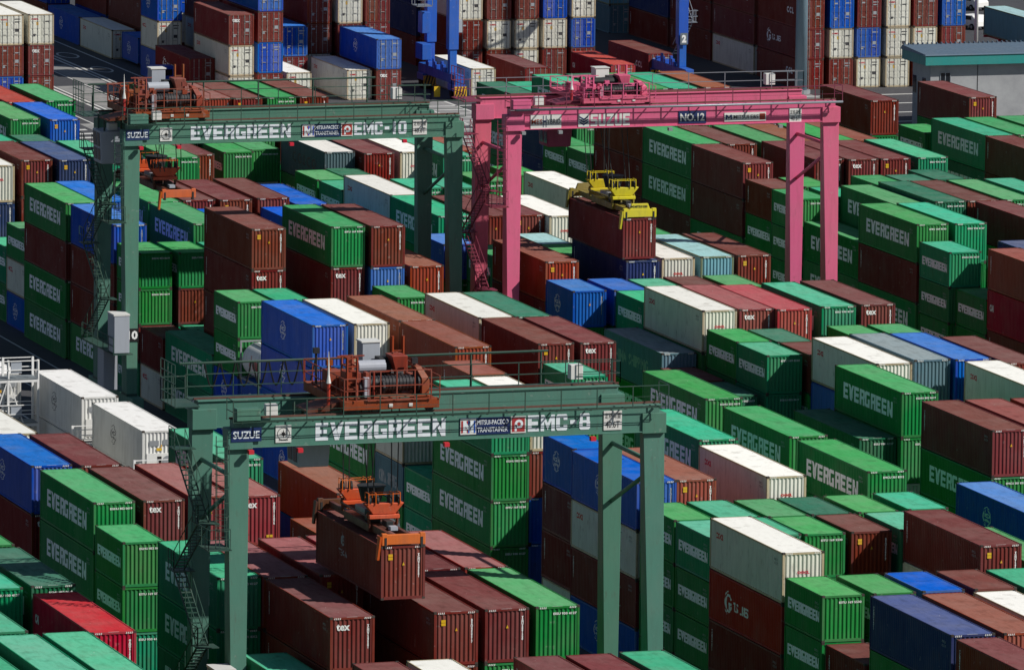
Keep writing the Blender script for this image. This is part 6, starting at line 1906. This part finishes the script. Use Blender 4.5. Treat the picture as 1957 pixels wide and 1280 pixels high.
262.20,814.80,5.79,4,1,Nv,0
262.20,814.80,2.90,4,1,Nv,0
262.20,814.80,0.00,4,1,Rv,0
152.67,543.69,0.00,2,0,Ge,0
127.70,507.50,2.90,4,1,Kc,1
127.70,507.50,0.00,4,1,Kc,0
152.50,426.09,5.18,2,0,Ge,0
152.50,426.09,2.59,2,0,Ge,0
152.50,426.09,0.00,2,0,Ge,0
164.00,413.60,5.18,4,0,Ge,0
164.00,413.60,2.59,4,0,Ge,0
164.00,413.60,0.00,4,0,Ge,0
152.40,419.78,5.18,2,0,Ge,0
152.40,419.78,2.59,2,0,Ge,0
152.40,419.78,0.00,2,0,Ge,0
"""
# ------------------------------------------------------------------ the containers
GROUP = 'stacked shipping containers'
def reefer_extras(root, H, L):
    hl = L/2
    u = MB(); u.box(-.95, .95, -hl-.02, -hl+.015, .35, 1.45); o = u.build('refrigeration_unit', M['signwhite'], root, .01)
    f = MB(); f.bar((.42, -hl-.045, .95), (.42, -hl-.02, .95), .34, 18); f.build('fan_grille', M['grey'], o)
    c = MB(); c.box(-.25, .02, -hl-.04, -hl-.02, .55, 1.25); c.build('control_panel', M['black'], o)
    p = MB(); p.poly([(-.3, -hl-.002, 1.6), (.05, -hl-.002, 1.6), (.05, -hl-.002, 1.78), (-.3, -hl-.002, 1.78)]); p.build('warning_sticker', M['yellow'], root)
    q = MB(); q.poly([(-.75, -hl-.002, 1.9), (-.15, -hl-.002, 1.9), (-.15, -hl-.002, 2.25), (-.75, -hl-.002, 2.25)]); q.poly([(.1, -hl-.002, 1.95), (.8, -hl-.002, 1.95), (.8, -hl-.002, 2.3), (.1, -hl-.002, 2.3)]); q.build('marking_panel', M['grey'], root)
def tank(X, Y, Z, label):
    L, H = L20, 2.58; R = empty('tank_container', (X+W/2, Y+L/2, Z)); tag(R, label, 'tank container')
    f = MB(); hl = L/2
    for y in (-hl, hl-.12):
        for x in (-W/2, W/2-.12): f.box(x, x+.12, y, y+.12, 0, H)
        for z in (0, H-.12): f.box(-W/2+.12, W/2-.12, y, y+.12, z, z+.12)
    for x in (-W/2, W/2-.12): f.box(x, x+.12, -hl+.12, hl-.12, 0, .12)
    f.build('frame', M['grey'], R)
    t = MB(); n = 28; prev = None
    prof_ = [(-hl+.15, .25), (-hl+.2, .8), (-hl+.4, 1.17), (hl-.4, 1.17), (hl-.2, .75), (hl-.15, .25)]
    for y, r in prof_:
        rg = [(r*math.cos(2*math.pi*i/n), y, H/2+r*math.sin(2*math.pi*i/n)) for i in range(n)]
        if prev: t.add(prev+rg, [(i, (i+1) % n, n+(i+1) % n, n+i) for i in range(n)])
        prev = rg
    to = t.build('tank_shell', WALL['Q'], R, smooth=True)
    s = MB(); s.box(-.45, .45, -hl+.5, hl-.5, H/2+1.08, H/2+1.16); s.build('walkway', M['steel'], R)
    lg = MB()
    for i in range(5):
        z0 = H/2-.3+i*.12; a = lambda z: -math.sqrt(max(1.17**2-(z-H/2)**2, .1))-.006
        lg.add([(a(z0), .15, z0), (a(z0), -1.1, z0), (a(z0+.11), -1.1, z0+.11), (a(z0+.11), .15, z0+.11)], [(0, 1, 2, 3)])
    lg.build('logo_panel', M['signred'], to)
    l3 = MB()
    for i in range(8):
        z0 = H/2-.4+i*.12; a = lambda z: -math.sqrt(max(1.17**2-(z-H/2)**2, .1))-.006; yy = .75+.18*math.sin(i*.9)
        l3.add([(a(z0), yy, z0), (a(z0), yy-.16, z0), (a(z0+.11), yy-.16, z0+.11), (a(z0+.11), yy, z0+.11)], [(0, 1, 2, 3)])
    l3.build('logo_letter', M['signred'], to)
for l in IND.strip().split('\n'):
    a = l.split(' ', 6); X, Y, Z = map(float, a[:3]); Lc, hc = int(a[3]), int(a[4])
    if a[5][0] == 'Q': tank(X, Y, Z, 'silver tank container in a grey frame beside the blue stack'); continue
    o = container(X, Y, Z, Lc, hc, a[5], a[6], GROUP)
    if a[5][0] == 'K':
        reefer_extras(o, 2.896, L40)
        for ch in o.children:
            if ch.name.startswith('lettering'): ch.material_slots[0].material = M['brownlet']
# the hoisted pair
h1 = container(HX, HY, HZ, 4, 1, 'R.', 'dark reddish brown long container hanging from the orange spreader of near crane', GROUP)
em = join([(ring(0, .5, .3, .12, 16), 0, 0), (shape([[(-.12, .45), (.12, .45), (0, .95)]]), 0, 0), (fit(font_text('TEX-A', 1, .02), 1.5, .34), -.75, -.35)])
inst('lettering', side_mark(em, L40, 5.0, 1.35), h1, (0, 0, 2.884), M['lettergrey'])
for me, mm in END[('v', 4)][0]: inst(MARKNAME[mm], me, h1, (0, 0, 2.884), M[mm])
h2 = container(179.15, 530.0, 11.64, 4, 1, 'R.', 'dark red long container under the yellow spreader of the pink crane', GROUP)
for me, mm in END[('v', 4)][1]: inst(MARKNAME[mm], me, h2, (0, 0, 2.884), M[mm])

# everything smaller or hidden beneath: one mass
def mass(rows):
    mb = MB(); mi = []; mats = []; mk = {}
    def slot(m):
        if m.name not in mk: mk[m.name] = len(mats); mats.append(m)
        return mk[m.name]
    for r in rows:
        X, Y, Z, Lc, hc, code, vis = r.split(','); X, Y, Z = float(X), float(Y), float(Z); Lc, hc = int(Lc), int(hc)
        L = L40 if Lc == 4 else L20; H = (2.896 if hc else 2.591)-.012; key = code[0]; key = 'W' if key == 'Q' else key
        cx, cy = X+W/2, Y+L/2
        if vis == '1':
            P = get_proto(Lc, hc, Y > 700)
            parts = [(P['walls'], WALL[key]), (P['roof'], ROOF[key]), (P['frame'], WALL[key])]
            if Y > 700: parts += [(P['doors'][s], WALL[key]) for s in (-1, 1)]+[(P['doors'][(s, 'rod')], M['rod']) for s in (-1, 1)]
            for me, mm in SIDE.get((code[1], Lc), []):
                parts.append((me, M[mm], H))
        else: parts = [(get_box(Lc, hc), WALL[key])]
        for p in parts:
            dz = p[2] if len(p) > 2 else 0; s = slot(p[1]); n0 = len(mb.f)
            mb.add([(v.co.x+cx, v.co.y+cy, v.co.z+Z+dz) for v in p[0].vertices], [tuple(q.vertices) for q in p[0].polygons])
            if len(p[0].materials) > 1:
                s2 = slot(M['casting']); mi += [s if q.material_index == 0 else s2 for q in p[0].polygons]
            else: mi += [s]*(len(mb.f)-n0)
    me = mb.mesh('container_stacks'); 
    for m in mats: me.materials.append(m)
    me.polygons.foreach_set('material_index', mi); me.update()
    o = bpy.data.objects.new('container_stacks', me); COL.objects.link(o); tag(o, kind='stuff')
    tag(o, 'the many further containers lower down and deeper in the stacks', 'containers')
_bx = {}
def get_box(Lc, hc):
    if (Lc, hc) not in _bx:
        L = L40 if Lc == 4 else L20; H = (2.896 if hc else 2.591)-.02
        _bx[(Lc, hc)] = MB().box(-W/2+.01, W/2-.01, -L/2+.01, L/2-.01, .02, H).mesh('box')
    return _bx[(Lc, hc)]
mass(REST.strip().split('\n'))

# ------------------------------------------------------------------ reefer racks at the left
def rack(X0, X1, Y, lv, label):
    R = empty('reefer_rack', ((X0+X1)/2, Y, 0)); tag(R, label, 'access rack', 'reefer access racks'); w = X1-X0
    f = MB()
    for x in (-w/2, 0, w/2):
        for y in (-.7, .7): f.box(x-.07, x+.07, y-.07, y+.07, 0, lv[-1]+1.2)
    for z in lv:
        for y in (-.7, .7): f.box(-w/2+.07, -.07, y-.06, y+.06, z-.26, z-.06); f.box(.07, w/2-.07, y-.06, y+.06, z-.26, z-.06)
    f.bar((-w/2, -.7, lv[0]), (0, -.7, lv[-1]), .05, 4); f.bar((0, -.7, lv[-1]), (w/2, -.7, lv[0]), .05, 4); f.build('rack_frame', M['white'], R)
    for z in lv: MB().box(-w/2+.02, w/2-.02, -.8, .8, z-.05, z).build('deck', M['deckgrey'], R)
    r = MB()
    for z in lv:
        for y in (-.78, .78): rail(r, (-w/2, y, z), (w/2, y, z), 1.15, 1.6, .04)
    r.build('railing', M['white'], R)
    b = MB()
    for z in lv: b.box(w/2-1.8, w/2-1.1, -.74, -.55, z+.35, z+1.05)
    b.build('socket_box', M['cab'], R)
rack(126.6, 130.6, 505.6, [2.9, 5.8, 8.7], 'white steel access rack with railings at the left edge')
rack(130.4, 134.6, 494.6, [2.9, 5.8], 'white steel access rack before the rear white container')
rack(130.6, 135.2, 480.2, [2.9, 5.8], 'white steel access rack before the nearer white container')

# ------------------------------------------------------------------ blue gantry crane in the far yard
def blue_crane():
    R = empty('gantry_crane', (227.2, 724.6, 0)); tag(R, 'blue gantry crane standing over the far yard with striped bumper', 'crane', 'rubber tyred gantry cranes')
    for x0 in (0, 22.9):
        for y0 in (0.0, 7.0):
            if x0 > 0 and y0 > 0: continue
            MB().box(x0+.12, x0+.83, y0-.35, y0+.35, 2.39, 4.6).build('leg_post', M['blue'], R, .04)
            MB().prism([(x0, y0-.45, 4.6), (x0+.95, y0-.45, 4.6), (x0+.95, y0+.45, 4.6), (x0, y0+.45, 4.6)], [(x0-.05, y0-.5, 22), (x0+1.05, y0-.5, 22), (x0+1.05, y0+.5, 22), (x0-.05, y0+.5, 22)]).build('leg', M['blue'], R, .03)
        MB().box(x0+.05, x0+.9, -2.4, 9.4, 1.5, 2.395).build('sill_beam', M['blue'], R, .03)
        for y in (-1.4, 8.4):
            b = MB().box(x0-.1, x0+1.05, y-1.0, y+1.0, .85, 1.495).build('bogie', M['blue'], R, .03)
            for dy in (-.5, .5): MB().bar((x0+.12, y+dy, .7), (x0+.82, y+dy, .7), .7, 18).build('wheel', M['rubber'], b)
            bp = MB().box(x0-.15, x0+1.1, y-1.30, y-1.22, .35, 1.35).build('bumper_plate', M['yellow'], b)
            st = MB()
            for k in range(4):
                xx = x0-.1+k*.3; st.poly([(xx, y-1.303, .36), (xx+.15, y-1.303, .36), (xx+.42 if xx+.42 < x0+1.1 else x0+1.1, y-1.303, 1.34), (xx+.27 if xx+.27 < x0+1.1 else x0+1.08, y-1.303, 1.34)])
            st.build('stripe', M['black'], bp)
        mc = MB()
        for k in range(7): mc.box(x0-.1+.12*(k % 3), x0+.2+.1*(k % 4), .6+k*.85, 1.0+k*.85, 2.39, 2.8+.2*(k % 3))
        mc.build('drive_unit', M['blue'], R, .02)
        sg = MB().box(x0-1.5, x0-.9, -.7, -.66, .2, 1.2).build('warning_sign', M['yellow'], R)
    for y0 in (0, 7.0): MB().box(-.2, 24.0, y0-.5, y0+.5, 22.0, 23.6).build('girder', M['blue'], R, .03)
    sm = MB()
    for k in range(5):
        x = 24.2; z0 = 3.0+k*3.6
        for dx in (0, .6): sm.bar((x+dx, 1.0 if k % 2 else 5.0, z0), (x+dx, 5.0 if k % 2 else 1.0, z0+3.6), .05, 5); sm.bar((x+dx, 1.0 if k % 2 else 5.0, z0+1.0), (x+dx, 5.0 if k % 2 else 1.0, z0+4.6), .04, 4)
        y = 5.0 if k % 2 else 1.0
        sm.box(x-.2, x+.9, y-.6, y+.6, z0+3.55, z0+3.6); rail(sm, (x+.9, y-.6, z0+3.6), (x+.9, y+.6, z0+3.6), 1.1, .6, .04); rail(sm, (x-.2, y-.6, z0+3.6), (x+.9, y-.6, z0+3.6), 1.1, .6, .04)
        for i in range(12):
            t = (i+.5)/12; ya = 1.0 if k % 2 else 5.0; yb = 5.0 if k % 2 else 1.0
            sm.box(x, x+.6, ya+(yb-ya)*t-.12, ya+(yb-ya)*t+.12, z0+3.6*t-.02, z0+3.6*t+.02)
    sm.build('stairs', M['steel'], R)
    pt = MB(); pt.box(-1.6, -.1, 4.6, 6.4, 8.2, 8.3); rail(pt, (-1.58, 4.6, 8.3), (-1.58, 6.4, 8.3), 1.1, .9, .04); rail(pt, (-1.58, 4.6, 8.3), (-.1, 4.6, 8.3), 1.1, .7, .04); pt.build('platform', M['steel'], R)
    bx = MB(); bx.box(-.9, -.1, 5.2, 6.6, 5.6, 7.6); bx.box(-1.0, -.1, 4.8, 7.0, 3.1, 4.6); bx.build('power_house', M['blue'], R, .03)
    w = MB().box(1.0, 1.35, -.3, .3, 6.2, 7.4).build('electrical_cabinet', M['cab'], R, .02)
    n = MB().box(23.0, 23.75, -.66, -.62, 4.6, 5.7).build('number_plate', M['cabdark'], R)
    inst('number', fit(font_text('2', 1, .06), .45, .75), n, (23.15, -.67, 4.78), M['white'], (rad(90), 0, 0))
blue_crane()

# ------------------------------------------------------------------ grey building with teal roof
def wallmat():
    N = NT('grey render'); tc = N.n('ShaderNodeTexCoord'); a = N.noise(tc.outputs['Object'], .4, 5, .7)
    N.l(N.mix(N.ramp(a, .3, .75), lin('a6a8aa'), lin('8a8c90')), N.b.inputs['Base Color']); N.b.inputs['Roughness'].default_value = .85
    return N.m
BX, BY = 263.0, 690.6
Bd = empty('office_building', (BX, BY, 0)); tag(Bd, 'low grey building with teal fascia roof at the right edge', 'building')
bw = MB(); bw.box(0, 26, 0, 4.6, 0, 6.0); bw.build('wall', wallmat(), Bd)
TEAL = paint('teal fascia paint', '2a8a86', .4, .2, .01, vary=.02)
fa = MB(); fa.box(-.8, 27, -.8, 5.4, 6.0, 6.9); fa.build('fascia', TEAL, Bd)
rf = MB(); rf.prism([(-.9, -.9, 6.9), (27.2, -.9, 6.9), (27.2, 5.5, 6.9), (-.9, 5.5, 6.9)], [(-.8, -.8, 6.98), (27.1, -.8, 6.98), (27.1, 5.4, 7.3), (-.8, 5.4, 7.3)])
for k in range(60): rf.box(-.7+k*.46, -.62+k*.46, 5.1, 5.4, 7.31, 7.45)
rf.build('roof', paint('grey blue metal roof', '5c6c80', .45, .3, .02, vary=.02), Bd)
for x, w in ((1.0, .9), (10.6, 3.4), (16.6, 3.4), (22.0, 2.4)):
    f = MB(); f.box(x-.08, x+w+.08, -.06, .02, 2.9, 3.0); f.box(x-.08, x+w+.08, -.06, .02, 5.2, 5.3); f.box(x-.08, x, -.06, .02, 3.0, 5.2); f.box(x+w, x+w+.08, -.06, .02, 3.0, 5.2); f.box(x+w/2-.04, x+w/2+.04, -.05, .02, 3.0, 5.2)
    fo = f.build('window', M['steel'], Bd); MB().poly([(x, -.012, 3.0), (x+w, -.012, 3.0), (x+w, -.012, 5.2), (x, -.012, 5.2)]).build('pane', M['glass'], fo)
f = MB(); f.box(-.05, .0, 1.2, 2.0, 3.0, 4.6); f.build('window', M['glass'], Bd); f = MB(); f.box(-.05, 0, 3.6, 4.4, 3.0, 4.6); f.build('window', M['glass'], Bd)
sl = MB()
for x in (4.6, 9.4, 14.8, 20.6): sl.box(x, x+.05, -.03, .02, .1, 6.28)
sl.build('wall_joint', M['dark'], Bd)

# ------------------------------------------------------------------ vehicles and poles of the far yard
def wheel_set(parent, x0, x1, y, r=.5):
    for x in (x0, x1):
        w = MB(); w.bar((x-.14, y, r), (x+.14, y, r), r, 18); wo = w.build('wheel', M['rubber'], parent)
        h = MB(); h.bar((x-.15, y, r), (x+.15, y, r), r*.5, 12); h.build('rim', M['steel'], wo)
def trailer(X, Y, label):
    R = empty('container_trailer', (X, Y, 0)); tag(R, label, 'trailer', 'container trailers')
    f = MB()
    for x in (-.55, .4): f.box(x, x+.15, -6.0, 6.2, .95, 1.24)
    for y in (-6.0, -2, 2, 6.0): f.box(-1.2, 1.2, y-.1, y+.1, 1.0, 1.23)
    f.build('chassis', M['red'], R)
    for y in (-4.6, -3.4): wheel_set(R, -.95, .95, y)
    bp = MB().box(-1.15, 1.15, -6.2, -6.1, .55, .75).build('rear_bumper', M['white'], R)
    return R
trailer(200.0+W/2, 717.1+6.1, 'red container trailer carrying a dark red long container')
trailer(293.5+W/2, 743.8+6.1, 'container trailer carrying an aqua long container at far right')
container(293.5, 743.8, 1.26, 4, 1, 'A.', 'aqua long container on a trailer behind the grey building', GROUP)
def tractor(X, Y, label):
    R = empty('terminal_tractor', (X, Y, 0)); tag(R, label, 'truck')
    c = MB(); c.prism([(-1.1, 0, .9), (1.1, 0, .9), (1.1, 1.9, .9), (-1.1, 1.9, .9)], [(-1.1, .05, 2.9), (1.1, .05, 2.9), (1.05, 1.6, 2.9), (-1.05, 1.6, 2.9)]); co = c.build('cab', M['blue'], R, .06)
    g = MB(); g.poly([(-1.108, .3, 1.9), (-1.108, 1.2, 1.9), (-1.106, 1.1, 2.6), (-1.106, .3, 2.6)]); g.poly([(-.9, -.01+.02, 2.0), (.9, -.01+.02, 2.0), (.9, .025, 2.6), (-.9, .025, 2.6)]); g.build('window', M['glass'], co)
    f = MB(); f.box(-.5, .5, -4.0, 1.9, .6, .9); f.build('chassis', M['dark'], R)
    wheel_set(R, -.95, .95, 1.1); wheel_set(R, -.95, .95, -1.6); wheel_set(R, -.95, .95, -2.8)
    b = MB().box(-1.1, 1.1, 1.9, 2.05, .45, .9).build('bumper', M['white'], R)
tractor(200.0+W/2, 731.2, 'blue terminal tractor ahead of the trailer at far left')
def car(X, Y, rz, label):
    R = empty('parked_car', (X, Y, 0), rz); tag(R, label, 'car')
    b = MB(); prof_ = [(-2.1, .35), (2.1, .35), (2.1, .75), (1.2, .92), (.5, 1.45), (-1.3, 1.48), (-2.05, .95)]
    n = len(prof_); b.add([(-.85, y, z) for y, z in prof_]+[(.85, y, z) for y, z in prof_], [tuple(range(n)), tuple(range(2*n-1, n-1, -1))]+[(i, n+i, n+(i+1) % n, (i+1) % n) for i in range(n)])
    bo = b.build('body', M['white'], R, .06)
    g = MB()
    for x in (-.856, .856): g.poly([(x, -1.2, 1.0), (x, .9, 1.0), (x, .45, 1.38), (x, -1.15, 1.4)])
    g.build('window', M['glass'], bo)
    for y in (-1.3, 1.35): wheel_set(R, -.8, .8, y, .32)
car(247.4, 751.5, rad(80), 'white parked car on the far road beyond the pink trolley')
car(298.6, 773, rad(20), 'white parked car at the upper right beside the lamp post')
car(305.6, 791, rad(15), 'white parked car at the top edge beside the lamp post')
def pole(X, Y, r, h, label, mat, name='lamp_post'):
    R = empty(name, (X, Y, 0)); tag(R, label, 'pole')
    p = MB(); p.bar((0, 0, 0), (0, 0, h), r, 20, r*.75); p.build('shaft', mat, R, smooth=True)
    b = MB(); b.bar((0, 0, 0), (0, 0, .35), r*1.5, 16); b.build('base_plate', M['grey'], R)
    t = MB(); t.bar((0, 0, h), (0, 0, h+.4), r*2.2, 12); t.box(-1.6, 1.6, -.2, .2, h+.4, h+.9); t.build('lamp_head', M['grey'], R)
pole(261.4, 721.0, .6, 36, 'thick grey lighting mast before the tall dark red stacks', paint('mast paint', '7c94a4', .45, .3, .03, vary=.02), 'lighting_mast')
pole(284.6, 735.0, .2, 24, 'thin pale lamp post at the upper right behind the building', M['signwhite'])
